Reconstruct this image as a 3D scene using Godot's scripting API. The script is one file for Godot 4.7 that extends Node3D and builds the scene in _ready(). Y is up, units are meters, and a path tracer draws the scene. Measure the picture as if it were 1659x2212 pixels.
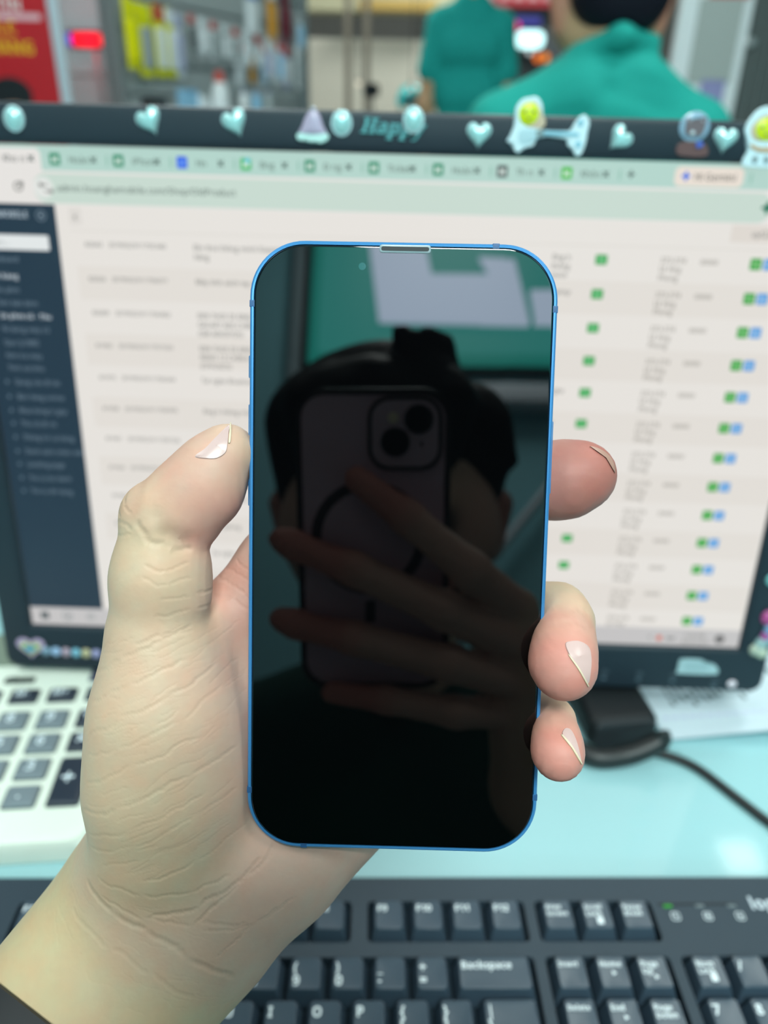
extends Node3D

# ------------------------------------------------------------------ camera
const FPX := 1630.0
const PITCH := 27.0
const ROLL := 1.16
const EYE := Vector3(0, 1.117, 0)
const DESK := 0.75
const FAR_Z := -8.0
const BACK_Z := 1.9
const ROOM_X := 3.0
const CEIL := 2.9

var cb: Basis
var mats := {}
var used := {}
var noise := FastNoiseLite.new()

func P(px: float, py: float, d: float) -> Vector3:      # the point d metres in front of the lens along the picture's pixel
	return EYE + cb * (Vector3((px - 829.5) / FPX, -(py - 1106.0) / FPX, -1.0) * d)

func K(x: float, y: float, z: float) -> Vector3:        # the lens's own axes to the room's
	return EYE + cb * Vector3(x, y, z)

# ------------------------------------------------------------------ materials
func mat(key: String, c: Color, rough := 0.6, metal := 0.0, spec := 0.5) -> StandardMaterial3D:
	if mats.has(key):
		return mats[key]
	var m := StandardMaterial3D.new()
	m.resource_name = key
	m.albedo_color = c
	m.roughness = rough
	m.metallic = metal
	m.metallic_specular = spec
	mats[key] = m
	return m

func rgb(r: float, g: float, b: float) -> Color:
	return Color(r / 255.0, g / 255.0, b / 255.0)

func glow(key: String, c: Color, e: float) -> StandardMaterial3D:
	var m := mat(key, Color(0.05, 0.05, 0.05), 0.5)
	m.emission_enabled = true
	m.emission = c
	m.emission_energy_multiplier = e
	return m

func clear(key: String, c: Color, a: float, rough := 0.05) -> StandardMaterial3D:
	var m := mat(key, Color(c.r, c.g, c.b, a), rough)
	m.transparency = BaseMaterial3D.TRANSPARENCY_ALPHA
	return m

func grain(m: StandardMaterial3D, freq: float, scale: float, depth: float, fractal := 4) -> void:   # fine relief, same in every direction
	var f := FastNoiseLite.new()
	f.seed = 11
	f.frequency = freq
	f.fractal_octaves = fractal
	var t := NoiseTexture2D.new()
	t.width = 256
	t.height = 256
	t.seamless = true
	t.noise = f
	m.heightmap_enabled = true
	m.heightmap_texture = t
	m.heightmap_scale = depth
	m.uv1_triplanar = true
	m.uv1_scale = Vector3.ONE * scale

# ------------------------------------------------------------------ nodes
func numbered(called: String) -> String:
	if not used.has(called):
		used[called] = 0
		return called
	used[called] += 1
	return "%s_%03d" % [called, used[called]]

func tag(o: Node, label: String, category: String, group := "") -> Node:
	o.set_meta("label", label)
	o.set_meta("category", category)
	if group:
		o.set_meta("group", group)
	return o

func thing(called: String, label: String, category: String, t := Transform3D(), group := "") -> Node3D:
	var o := Node3D.new()
	o.name = numbered(called)
	add_child(o)
	o.transform = t
	tag(o, label, category, group)
	return o

func part(called: String, m: Mesh, material: Material, parent: Node, t := Transform3D()) -> MeshInstance3D:
	var o := MeshInstance3D.new()
	o.name = called
	o.mesh = m
	o.material_override = material
	o.transform = t
	parent.add_child(o, true)
	return o

func solo(called: String, m: Mesh, material: Material, label: String, category: String, t := Transform3D(), group := "") -> MeshInstance3D:
	var o := MeshInstance3D.new()
	o.name = numbered(called)
	o.mesh = m
	o.material_override = material
	o.transform = t
	add_child(o)
	tag(o, label, category, group)
	return o

func struct(called: String, m: Mesh, material: Material, t := Transform3D()) -> MeshInstance3D:
	var o := MeshInstance3D.new()
	o.name = called
	o.mesh = m
	o.material_override = material
	o.transform = t
	o.set_meta("kind", "structure")
	add_child(o)
	return o

func at(v: Vector3, yaw := 0.0) -> Transform3D:
	return Transform3D(Basis(Vector3.UP, yaw), v)

# ------------------------------------------------------------------ meshes
# tri: triangle soup. Closed shapes are turned outward; normals are averaged where faces meet at less than `angle`.
func mesh_from(tri: PackedVector3Array, angle := 38.0, uv := PackedVector2Array(), closed := true) -> ArrayMesh:
	var n := tri.size() / 3
	var vol := 0.0
	for i in n:
		vol += tri[i * 3].dot(tri[i * 3 + 1].cross(tri[i * 3 + 2]))
	if closed and vol > 0.0:
		for i in n:
			var s := tri[i * 3 + 1]
			tri[i * 3 + 1] = tri[i * 3 + 2]
			tri[i * 3 + 2] = s
			if uv.size():
				var q := uv[i * 3 + 1]
				uv[i * 3 + 1] = uv[i * 3 + 2]
				uv[i * 3 + 2] = q
	var fn := PackedVector3Array()
	fn.resize(n)
	var fa := PackedVector3Array()
	fa.resize(n)
	var near := {}
	for i in n:
		var c := (tri[i * 3 + 2] - tri[i * 3]).cross(tri[i * 3 + 1] - tri[i * 3])
		fa[i] = c
		fn[i] = c.normalized()
		for k in 3:
			var key := Vector3i((tri[i * 3 + k] * 1.0e6).round())
			if near.has(key):
				near[key].append(i)
			else:
				near[key] = [i]
	var limit := cos(deg_to_rad(angle))
	var nor := PackedVector3Array()
	nor.resize(n * 3)
	for i in n:
		for k in 3:
			var s := Vector3.ZERO
			for j in near[Vector3i((tri[i * 3 + k] * 1.0e6).round())]:
				if fn[i].dot(fn[j]) > limit:
					s += fa[j]
			nor[i * 3 + k] = s.normalized() if s.length_squared() > 0.0 else fn[i]
	var arr := []
	arr.resize(Mesh.ARRAY_MAX)
	arr[Mesh.ARRAY_VERTEX] = tri
	arr[Mesh.ARRAY_NORMAL] = nor
	if uv.size():
		arr[Mesh.ARRAY_TEX_UV] = uv
	var m := ArrayMesh.new()
	m.add_surface_from_arrays(Mesh.PRIMITIVE_TRIANGLES, arr)
	return m

func quad(tri: PackedVector3Array, a: Vector3, b: Vector3, c: Vector3, d: Vector3) -> void:
	tri.append(a); tri.append(b); tri.append(c)
	tri.append(a); tri.append(c); tri.append(d)

# rings of equal length joined one to the next; both ends closed
func loft(rings: Array, tri := PackedVector3Array(), ends := true) -> PackedVector3Array:
	for r in rings.size() - 1:
		var a: PackedVector3Array = rings[r]
		var b: PackedVector3Array = rings[r + 1]
		var n := a.size()
		for i in n:
			var j := (i + 1) % n
			quad(tri, a[i], a[j], b[j], b[i])
	if ends:
		cap(tri, rings[0], false)
		cap(tri, rings[rings.size() - 1], true)
	return tri

func cap(tri: PackedVector3Array, ring: PackedVector3Array, up: bool) -> void:
	var mid := Vector3.ZERO
	for v in ring:
		mid += v
	mid /= ring.size()
	var n := ring.size()
	for i in n:
		var j := (i + 1) % n
		if up:
			tri.append(ring[i]); tri.append(ring[j]); tri.append(mid)
		else:
			tri.append(ring[j]); tri.append(ring[i]); tri.append(mid)

func rr(w: float, h: float, r: float, seg := 5) -> PackedVector2Array:     # rounded rectangle, anticlockwise
	var out := PackedVector2Array()
	r = minf(r, minf(w, h) * 0.499)
	for q in 4:
		var c := Vector2((w / 2 - r) * [1, -1, -1, 1][q], (h / 2 - r) * [1, 1, -1, -1][q])
		for i in seg + 1:
			var a := PI / 2 * (q + float(i) / seg)
			out.append(c + Vector2(cos(a), sin(a)) * r)
	return out

func oval(w: float, h: float, seg := 24) -> PackedVector2Array:
	var out := PackedVector2Array()
	for i in seg:
		var a := TAU * i / seg
		out.append(Vector2(cos(a) * w / 2, sin(a) * h / 2))
	return out

func lay(p: PackedVector2Array, z: float, k := 1.0) -> PackedVector3Array:
	var out := PackedVector3Array()
	for v in p:
		out.append(Vector3(v.x * k, v.y * k, z))
	return out

func flat(p: PackedVector2Array, y: float, off := Vector2.ZERO) -> PackedVector3Array:   # lying in the xz plane
	var out := PackedVector3Array()
	for v in p:
		out.append(Vector3(v.x + off.x, y, v.y + off.y))
	return out

func rbox(w: float, h: float, d: float, r: float, bevel := 0.0, seg := 4) -> ArrayMesh:     # rounded in xy, depth along z, front and back edges bevelled
	if bevel <= 0.0:
		bevel = minf(r, d * 0.2)
	var rings := []
	for s in [[-d / 2, bevel], [-d / 2 + bevel * 0.3, bevel * 0.3], [-d / 2 + bevel, 0.0], [d / 2 - bevel, 0.0], [d / 2 - bevel * 0.3, bevel * 0.3], [d / 2, bevel]]:
		rings.append(lay(rr(w - 2 * s[1], h - 2 * s[1], maxf(r - s[1], 0.0001), seg), s[0]))
	return mesh_from(loft(rings))

func box(w: float, h: float, d: float) -> ArrayMesh:
	return rbox(w, h, d, minf(minf(w, h), d) * 0.12, minf(minf(w, h), d) * 0.1, 1)

# any outline, thick along z, front edge rounded
func slab(p: PackedVector2Array, z0: float, z1: float, bevel: float, puff := 0.0) -> ArrayMesh:
	var tri := PackedVector3Array()
	var n := p.size()
	var area := 0.0
	for i in n:
		area += p[i].cross(p[(i + 1) % n])
	if area < 0.0:
		p.reverse()
	var inn := PackedVector2Array()
	for i in n:
		var e := (p[(i + 1) % n] - p[(i + n - 1) % n]).normalized()
		inn.append(p[i] + Vector2(-e.y, e.x) * bevel)
	var mid := PackedVector2Array()
	for i in n:
		mid.append(p[i].lerp(inn[i], 0.3))
	var rings := [lay(p, z0), lay(p, z1 - bevel), lay(mid, z1 - bevel * 0.3), lay(inn, z1)]
	loft(rings, tri, false)
	for s in [[p, z0, false], [inn, z1, true]]:
		var ids := Geometry2D.triangulate_polygon(s[0])
		for i in ids.size() / 3:
			var a: Vector2 = s[0][ids[i * 3]]
			var b: Vector2 = s[0][ids[i * 3 + 1]]
			var c: Vector2 = s[0][ids[i * 3 + 2]]
			if ((b - a).cross(c - a) > 0.0) != s[2]:
				var q := b
				b = c
				c = q
			for v in [a, b, c]:
				tri.append(Vector3(v.x, v.y, s[1]))
	return mesh_from(tri, 50.0)

# a dome over any star-shaped outline
func dome(p: PackedVector2Array, high: float, steps := 6) -> ArrayMesh:
	var rings := []
	for i in steps:
		var a := PI / 2 * i / steps
		rings.append(lay(p, sin(a) * high, cos(a)))
	var tri := loft(rings, PackedVector3Array(), true)
	return mesh_from(tri, 60.0)

func tube(path: Array, r: float, seg := 8, closed := true) -> ArrayMesh:
	return mesh_from(tube_tri(path, r, seg), 50.0)

func tube_tri(path: Array, r: float, seg := 8, tri := PackedVector3Array()) -> PackedVector3Array:
	var rings := []
	var side := Vector3.ZERO
	for i in path.size():
		var d: Vector3 = (path[mini(i + 1, path.size() - 1)] - path[maxi(i - 1, 0)]).normalized()
		if side == Vector3.ZERO:
			side = d.cross(Vector3.UP if absf(d.y) < 0.9 else Vector3.RIGHT).normalized()
		side = (side - d * side.dot(d)).normalized()
		var up := d.cross(side)
		var ring := PackedVector3Array()
		for k in seg:
			var a := TAU * k / seg
			ring.append(path[i] + (side * cos(a) + up * sin(a)) * r)
		rings.append(ring)
	return loft(rings, tri)

func smooth_path(pts: Array, per := 8) -> Array:
	var out := []
	for i in pts.size() - 1:
		var a: Vector3 = pts[maxi(i - 1, 0)]
		var b: Vector3 = pts[i]
		var c: Vector3 = pts[i + 1]
		var d: Vector3 = pts[mini(i + 2, pts.size() - 1)]
		for k in per:
			out.append(b.cubic_interpolate(c, a, d, float(k) / per))
	out.append(pts[pts.size() - 1])
	return out

func lathe(profile: Array, seg := 24) -> ArrayMesh:        # [radius, height] pairs round y
	var rings := []
	for p in profile:
		var ring := PackedVector3Array()
		for k in seg:
			var a := TAU * k / seg
			ring.append(Vector3(cos(a) * p[0], p[1], sin(a) * p[0]))
		rings.append(ring)
	return mesh_from(loft(rings))

var fonts := {}
func font(called: String, weight := 400) -> SystemFont:
	var key := called + str(weight)
	if not fonts.has(key):
		var f := SystemFont.new()
		f.font_names = PackedStringArray([called])
		f.font_weight = weight
		fonts[key] = f
	return fonts[key]

func text(s: String, high: float, depth := 0.0001, f: Font = null, left := false, wide := -1.0) -> TextMesh:
	var m := TextMesh.new()
	m.text = s
	m.font = f if f else font("Droid Sans")
	m.font_size = 32
	m.pixel_size = high / 24.0
	m.depth = depth
	m.curve_step = 2.0
	m.horizontal_alignment = HORIZONTAL_ALIGNMENT_LEFT if left else HORIZONTAL_ALIGNMENT_CENTER
	return m

# ------------------------------------------------------------------ print: letters set into an Image
func put_text(im: Image, s: String, x: float, y: float, size: int, c: Color, weight := 400, f := "Droid Sans") -> float:
	var ts = TextServerManager.get_primary_interface()
	var rid = font(f, weight).get_rids()[0]
	var sz := Vector2i(size, 0)
	var glyphs := []
	for i in s.length():
		var g = ts.font_get_glyph_index(rid, size, s.unicode_at(i), 0)
		ts.font_render_glyph(rid, sz, g)
		glyphs.append(g)
	var sheets := {}
	for g in glyphs:
		var uvr: Rect2 = ts.font_get_glyph_uv_rect(rid, sz, g)
		var off: Vector2 = ts.font_get_glyph_offset(rid, sz, g)
		var idx: int = ts.font_get_glyph_texture_idx(rid, sz, g)
		if idx >= 0 and uvr.size.x > 0.0:
			if not sheets.has(idx):
				sheets[idx] = ts.font_get_texture_image(rid, sz, idx)
			var src: Image = sheets[idx]
			for v in int(uvr.size.y):
				for u in int(uvr.size.x):
					var a := src.get_pixel(int(uvr.position.x) + u, int(uvr.position.y) + v).a
					var tx := int(x + off.x) + u
					var ty := int(y + off.y) + v
					if a > 0.02 and tx >= 0 and ty >= 0 and tx < im.get_width() and ty < im.get_height():
						im.set_pixel(tx, ty, im.get_pixel(tx, ty).lerp(c, a))
		x += ts.font_get_glyph_advance(rid, size, g).x
	return x

func round_rect(im: Image, r: Rect2i, rad: int, c: Color) -> void:
	for y in range(maxi(r.position.y, 0), mini(r.end.y, im.get_height())):
		var dy := maxf(maxf(r.position.y + rad - y - 0.5, y + 0.5 - (r.end.y - rad)), 0.0)
		var cut := int(rad - sqrt(maxf(rad * rad - dy * dy, 0.0))) if dy > 0.0 else 0
		im.fill_rect(Rect2i(r.position.x + cut, y, r.size.x - 2 * cut, 1), c)

func disc(im: Image, cx: float, cy: float, rx: float, ry: float, c: Color) -> void:
	for y in range(maxi(int(cy - ry), 0), mini(int(cy + ry) + 1, im.get_height())):
		var w := rx * sqrt(maxf(1.0 - pow((y + 0.5 - cy) / ry, 2), 0.0))
		var x0 := maxi(int(cx - w), 0)
		var x1 := mini(int(cx + w), im.get_width())
		if x1 > x0:
			im.fill_rect(Rect2i(x0, y, x1 - x0, 1), c)

# ------------------------------------------------------------------ bodies: tapered bones joined by a smooth minimum, meshed as surface nets
# bone: [a, b, ra, rb, group, colour (linear), blend]; crease: [a, b, width, depth]
class Body:
	var pa := PackedVector3Array()
	var ba := PackedVector3Array()
	var bb := PackedFloat32Array()
	var ra := PackedFloat32Array()
	var rb := PackedFloat32Array()
	var gr := PackedInt32Array()
	var col := PackedColorArray()
	var kk := PackedFloat32Array()
	var cr_a := PackedVector3Array()
	var cr_b := PackedVector3Array()
	var cr_w := PackedFloat32Array()
	var cr_d := PackedFloat32Array()
	var between := 0.002
	var pos := PackedVector3Array()
	var nor := PackedVector3Array()
	var hue := PackedColorArray()
	var ids := PackedInt32Array()

	func bone(a: Vector3, b: Vector3, r0: float, r1: float, group := 0, c := Color.WHITE, k := 0.01) -> void:
		pa.append(a)
		ba.append(b - a)
		bb.append(maxf((b - a).length_squared(), 1.0e-12))
		ra.append(r0)
		rb.append(r1)
		gr.append(group)
		col.append(c)
		kk.append(k)

	func crease(a: Vector3, b: Vector3, w: float, d: float) -> void:
		cr_a.append(a)
		cr_b.append(b - a)
		cr_w.append(w)
		cr_d.append(d)

	func one(i: int, p: Vector3) -> float:
		var q := p - pa[i]
		var h := clampf(q.dot(ba[i]) / bb[i], 0.0, 1.0)
		return (q - ba[i] * h).length() - ra[i] - (rb[i] - ra[i]) * h

	func field(p: Vector3, list: PackedInt32Array, cl: PackedInt32Array) -> float:
		var d := 1.0e3
		var g := -1
		var dg := 1.0e3
		for i in list:
			var q := p - pa[i]
			var h := clampf(q.dot(ba[i]) / bb[i], 0.0, 1.0)
			var e := (q - ba[i] * h).length() - ra[i] - (rb[i] - ra[i]) * h
			if gr[i] != g:
				if g >= 0:
					var t := maxf(between - absf(d - dg), 0.0) / between
					d = minf(d, dg) - t * t * between * 0.25
				g = gr[i]
				dg = e
			else:
				var k := kk[i]
				var t := maxf(k - absf(dg - e), 0.0) / k
				dg = minf(dg, e) - t * t * k * 0.25
		var t2 := maxf(between - absf(d - dg), 0.0) / between
		d = minf(d, dg) - t2 * t2 * between * 0.25
		for i in cl:
			var q := p - cr_a[i]
			var h := clampf(q.dot(cr_b[i]) / maxf(cr_b[i].length_squared(), 1.0e-12), 0.0, 1.0)
			var e := (q - cr_b[i] * h).length() / cr_w[i]
			if e < 2.5:
				d += cr_d[i] * exp(-e * e)
		return d

	func trace(from: Vector3, dir: Vector3) -> Array:          # where a sight line meets the skin: [point, outward normal]
		var all := PackedInt32Array()
		var order := []
		for i in pa.size():
			order.append(i)
		order.sort_custom(func(x, y): return gr[x] < gr[y] if gr[x] != gr[y] else x < y)
		for i in order:
			all.append(i)
		var none := PackedInt32Array()
		var t := 0.14
		var best := 1.0e3
		var bt := t
		for i in 60:
			var d := field(from + dir * t, all, none)
			if d < best:
				best = d
				bt = t
			if d < 1.0e-5 or t > 0.24:
				break
			t += maxf(d * 0.9, 2.0e-5)
		var p := from + dir * bt
		for k in 3:
			var d := field(p, all, none)
			var e := 2.0e-4
			var g := Vector3(field(p + Vector3(e, 0, 0), all, none) - d, field(p + Vector3(0, e, 0), all, none) - d, field(p + Vector3(0, 0, e), all, none) - d).normalized()
			p -= g * d
			if k == 2:
				return [p, g]
		return []

	func tint(p: Vector3, list: PackedInt32Array) -> Color:
		var s := Color(0, 0, 0, 0)
		var w := 0.0
		for i in list:
			var e := maxf(one(i, p), 0.0) + 0.0012
			var f := 1.0 / (e * e * e)
			s += col[i] * f
			w += f
		s /= w
		s.a = 1.0
		return s

	func grow(cell: float, lo: Vector3, hi: Vector3) -> void:
		const B := 5
		var reach := between
		for k in kk:
			reach = maxf(reach, k)
		var order := []
		for i in pa.size():
			order.append(i)
		order.sort_custom(func(x, y): return gr[x] < gr[y] if gr[x] != gr[y] else x < y)
		var step := cell * B
		var half := step * 0.867
		var nx := int(ceil((hi.x - lo.x) / step))
		var ny := int(ceil((hi.y - lo.y) / step))
		var nz := int(ceil((hi.z - lo.z) / step))
		var SX := nx * B + 2
		var SY := ny * B + 2
		var cells := {}
		var edges := PackedInt64Array()
		var first := pos.size()
		var val := PackedFloat32Array()
		var N := B + 1
		val.resize(N * N * N)
		var none := PackedInt32Array()
		for bz in nz:
			for by in ny:
				for bx in nx:
					var c := lo + Vector3(bx + 0.5, by + 0.5, bz + 0.5) * step
					var list := PackedInt32Array()
					var least := 1.0e3
					for i in order:
						var e := one(i, c)
						least = minf(least, e)
						if e < half + reach + 0.004:
							list.append(i)
					if least > half + reach * 0.5 + 0.004 or list.is_empty():
						continue
					if absf(field(c, list, none)) > half + 0.012:
						continue
					var cl := PackedInt32Array()
					for i in cr_a.size():
						var q := c - cr_a[i]
						var h := clampf(q.dot(cr_b[i]) / maxf(cr_b[i].length_squared(), 1.0e-12), 0.0, 1.0)
						if (q - cr_b[i] * h).length() < half + cr_w[i] * 2.6:
							cl.append(i)
					var base := lo + Vector3(bx, by, bz) * step
					var inside := 0
					for z in N:
						for y in N:
							for x in N:
								var e := field(base + Vector3(x, y, z) * cell, list, cl)
								val[(z * N + y) * N + x] = e
								inside += int(e < 0.0)
					if inside == 0 or inside == N * N * N:
						continue
					for z in B:
						for y in B:
							for x in B:
								var o := (z * N + y) * N + x
								var v := [val[o], val[o + 1], val[o + N], val[o + N + 1], val[o + N * N], val[o + N * N + 1], val[o + N * N + N], val[o + N * N + N + 1]]
								var m := 0
								for k in 8:
									m |= int(v[k] < 0.0) << k
								if m == 0 or m == 255:
									continue
								var s := Vector3.ZERO
								var n := 0
								for e in [[0, 1], [2, 3], [4, 5], [6, 7], [0, 2], [1, 3], [4, 6], [5, 7], [0, 4], [1, 5], [2, 6], [3, 7]]:
									var a: float = v[e[0]]
									var b: float = v[e[1]]
									if (a < 0.0) != (b < 0.0):
										var f := a / (a - b)
										s += Vector3(e[0] & 1, (e[0] >> 1) & 1, e[0] >> 2).lerp(Vector3(e[1] & 1, (e[1] >> 1) & 1, e[1] >> 2), f)
										n += 1
								var gx := bx * B + x
								var gy := by * B + y
								var gz := bz * B + z
								var at := base + (Vector3(x, y, z) + s / n) * cell
								var key := (gz * SY + gy) * SX + gx
								cells[key] = pos.size()
								pos.append(at)
								hue.append(tint(at, list))
								for ax in 3:
									var b2: float = v[[1, 2, 4][ax]]
									if (v[0] < 0.0) != (b2 < 0.0):
										edges.append((key << 3) | (ax << 1) | int(v[0] < 0.0))
		var stride := [1, SX, SX * SY]
		for e in edges:
			var key := e >> 3
			var ax := (e >> 1) & 3
			var u: int = stride[(ax + 1) % 3]
			var w: int = stride[(ax + 2) % 3]
			if cells.has(key - u) and cells.has(key - w) and cells.has(key - u - w):
				var q := [cells[key], cells[key - u], cells[key - u - w], cells[key - w]]
				if e & 1:
					q = [q[0], q[3], q[2], q[1]]
				for k in [0, 1, 2, 0, 2, 3]:
					ids.append(q[k])
		nor.resize(pos.size())
		for i in range(first, pos.size()):
			nor[i] = Vector3.ZERO
		for i in ids.size() / 3:
			var a := ids[i * 3]
			if a < first:
				continue
			var b := ids[i * 3 + 1]
			var c := ids[i * 3 + 2]
			var f := (pos[c] - pos[a]).cross(pos[b] - pos[a])
			nor[a] += f
			nor[b] += f
			nor[c] += f
		for i in range(first, pos.size()):
			nor[i] = nor[i].normalized()

	func clear_bones() -> void:
		pa.clear(); ba.clear(); bb.clear(); ra.clear(); rb.clear(); gr.clear(); col.clear(); kk.clear()
		cr_a.clear(); cr_b.clear(); cr_w.clear(); cr_d.clear()

	func done(off := Vector3.ZERO, uv_basis = null) -> ArrayMesh:
		var arr := []
		arr.resize(Mesh.ARRAY_MAX)
		if uv_basis != null:
			var uv := PackedVector2Array()
			var t: Transform3D = uv_basis
			for p in pos:
				var q := t * p
				uv.append(Vector2(q.x, q.y))
			arr[Mesh.ARRAY_TEX_UV] = uv
		for i in pos.size():
			pos[i] -= off
		arr[Mesh.ARRAY_VERTEX] = pos
		arr[Mesh.ARRAY_NORMAL] = nor
		arr[Mesh.ARRAY_COLOR] = hue
		arr[Mesh.ARRAY_INDEX] = ids
		var m := ArrayMesh.new()
		m.add_surface_from_arrays(Mesh.PRIMITIVE_TRIANGLES, arr)
		return m

func body_mat(key: String, rough := 0.55, spec := 0.4) -> StandardMaterial3D:
	var m := mat(key, Color.WHITE, rough, 0.0, spec)
	m.vertex_color_use_as_albedo = true
	return m

func lin(r: float, g: float, b: float) -> Color:
	return rgb(r, g, b).srgb_to_linear()

# ------------------------------------------------------------------ the shop
func _ready() -> void:
	cb = Basis(Vector3.RIGHT, deg_to_rad(-PITCH)) * Basis(Vector3.BACK, deg_to_rad(ROLL))
	noise.seed = 7
	noise.frequency = 1.0
	var cam := Camera3D.new()
	cam.name = "camera"
	var lens := CameraAttributesPhysical.new()
	lens.frustum_focal_length = 12.0 * FPX / 1106.0
	lens.exposure_aperture = 5.7
	lens.frustum_focus_distance = 0.181
	lens.frustum_near = 0.03
	lens.frustum_far = 60.0
	cam.attributes = lens
	add_child(cam)
	cam.transform = Transform3D(cb, EYE)
	cam.current = true
	var we := WorldEnvironment.new()
	var env := Environment.new()
	env.background_mode = Environment.BG_COLOR
	env.background_color = Color(0.30, 0.32, 0.36)
	env.tonemap_mode = Environment.TONE_MAPPER_LINEAR
	env.tonemap_exposure = 0.9
	env.sdfgi_enabled = true
	env.ssao_enabled = true
	env.ssil_enabled = true
	we.environment = env
	add_child(we)
	ceiling_panels()
	shell()
	sign_wall()
	desk()
	monitor()
	keyboard()
	calculator()
	held_phone()
	own_phone()
	photographer()
	back_man()
	far_man()
	poster()
	accessory_wall()
	street_side()

func lamp_area(called: String, size: Vector2, t: Transform3D, c: Color, e: float) -> void:
	var l := AreaLight3D.new()
	l.name = called
	l.area_size = size
	l.light_color = c
	l.light_energy = e
	l.area_range = 14.0
	l.area_attenuation = 2.0
	l.shadow_enabled = true
	add_child(l)
	l.transform = t

# [x, z, width, light, label]
const PANELS := [
	[0.95, -1.25, 0.64, 1.7, "unseen square white ceiling panel added to light the near man in green"],  # added out of view to light the men's backs and the white stand
	[-0.85, -2.1, 0.64, 1.25, "square white ceiling light panel above the middle of the shop, left"],
	[1.35, 0.35, 0.64, 1.0, "square white ceiling light panel above the desk's right end"],
	[-1.15, 0.35, 0.64, 1.0, "square white ceiling light panel above the desk's left end"],
	[0.15, 1.30, 0.64, 7.0, "unseen square white ceiling panel added to brighten the wall by the green sign"],  # added lamp, out of view, that brightens the back wall for the mirror
	[-0.9, -4.4, 0.64, 3.4, "square white ceiling light panel near the street on the left"],
	[0.9, -5.4, 0.64, 4.0, "square white ceiling light panel near the lit shop signs"],
	[1.40, -1.99, 0.19, 0.03, "small square downlight whose glint lies on the desk's corner"],
]
func ceiling_panels() -> void:
	var face := glow("panel_glow", Color(0.96, 1.0, 0.98), 4.0)
	var rim := mat("panel_rim", rgb(235, 238, 238), 0.5)
	for p in PANELS:
		var w: float = p[2]
		var t := thing("ceiling_light", p[4], "light", at(Vector3(p[0], CEIL, p[1])), "ceiling lights")
		part("frame", rbox(w, w, 0.03, 0.01), rim, t, Transform3D(Basis(Vector3.RIGHT, PI / 2), Vector3(0, -0.015, 0)))
		part("diffuser", rbox(w - 0.04, w - 0.04, 0.01, 0.005), face, t, Transform3D(Basis(Vector3.RIGHT, PI / 2), Vector3(0, -0.029, 0)))
		lamp_area("ceiling_light_glow", Vector2(w - 0.05, w - 0.05), Transform3D(Basis(Vector3.RIGHT, -PI / 2), Vector3(p[0], CEIL - 0.037, p[1])), Color(0.96, 1.0, 0.98), p[3])

func shell() -> void:
	var wall := mat("wall_paint", rgb(120, 138, 140), 0.75)
	grain(wall, 0.04, 3.0, 0.05)
	var teal := mat("back_wall_paint", rgb(132, 194, 206), 0.6)
	var mid := (BACK_Z + FAR_Z) / 2
	var long := BACK_Z - FAR_Z
	struct("floor", box(ROOM_X * 2 + 0.2, 0.1, long + 0.2), mat("floor_tile", rgb(176, 180, 176), 0.25), at(Vector3(0, -0.05, mid)))
	struct("ceiling", box(ROOM_X * 2 + 0.2, 0.1, long + 0.2), mat("ceiling_paint", rgb(225, 228, 226), 0.8), at(Vector3(0, CEIL + 0.05, mid)))
	struct("wall_left", box(0.1, CEIL, long), wall, at(Vector3(-ROOM_X - 0.05, CEIL / 2, mid)))
	struct("wall_right", box(0.1, CEIL, long), wall, at(Vector3(ROOM_X + 0.05, CEIL / 2, mid)))
	struct("wall_front", box(ROOM_X * 2, CEIL, 0.1), mat("facade_grey", rgb(140, 138, 134), 0.6), at(Vector3(0, CEIL / 2, FAR_Z - 0.05)))
	struct("wall_back", box(ROOM_X * 2, CEIL, 0.1), teal, at(Vector3(0, CEIL / 2, BACK_Z + 0.05)))

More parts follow.
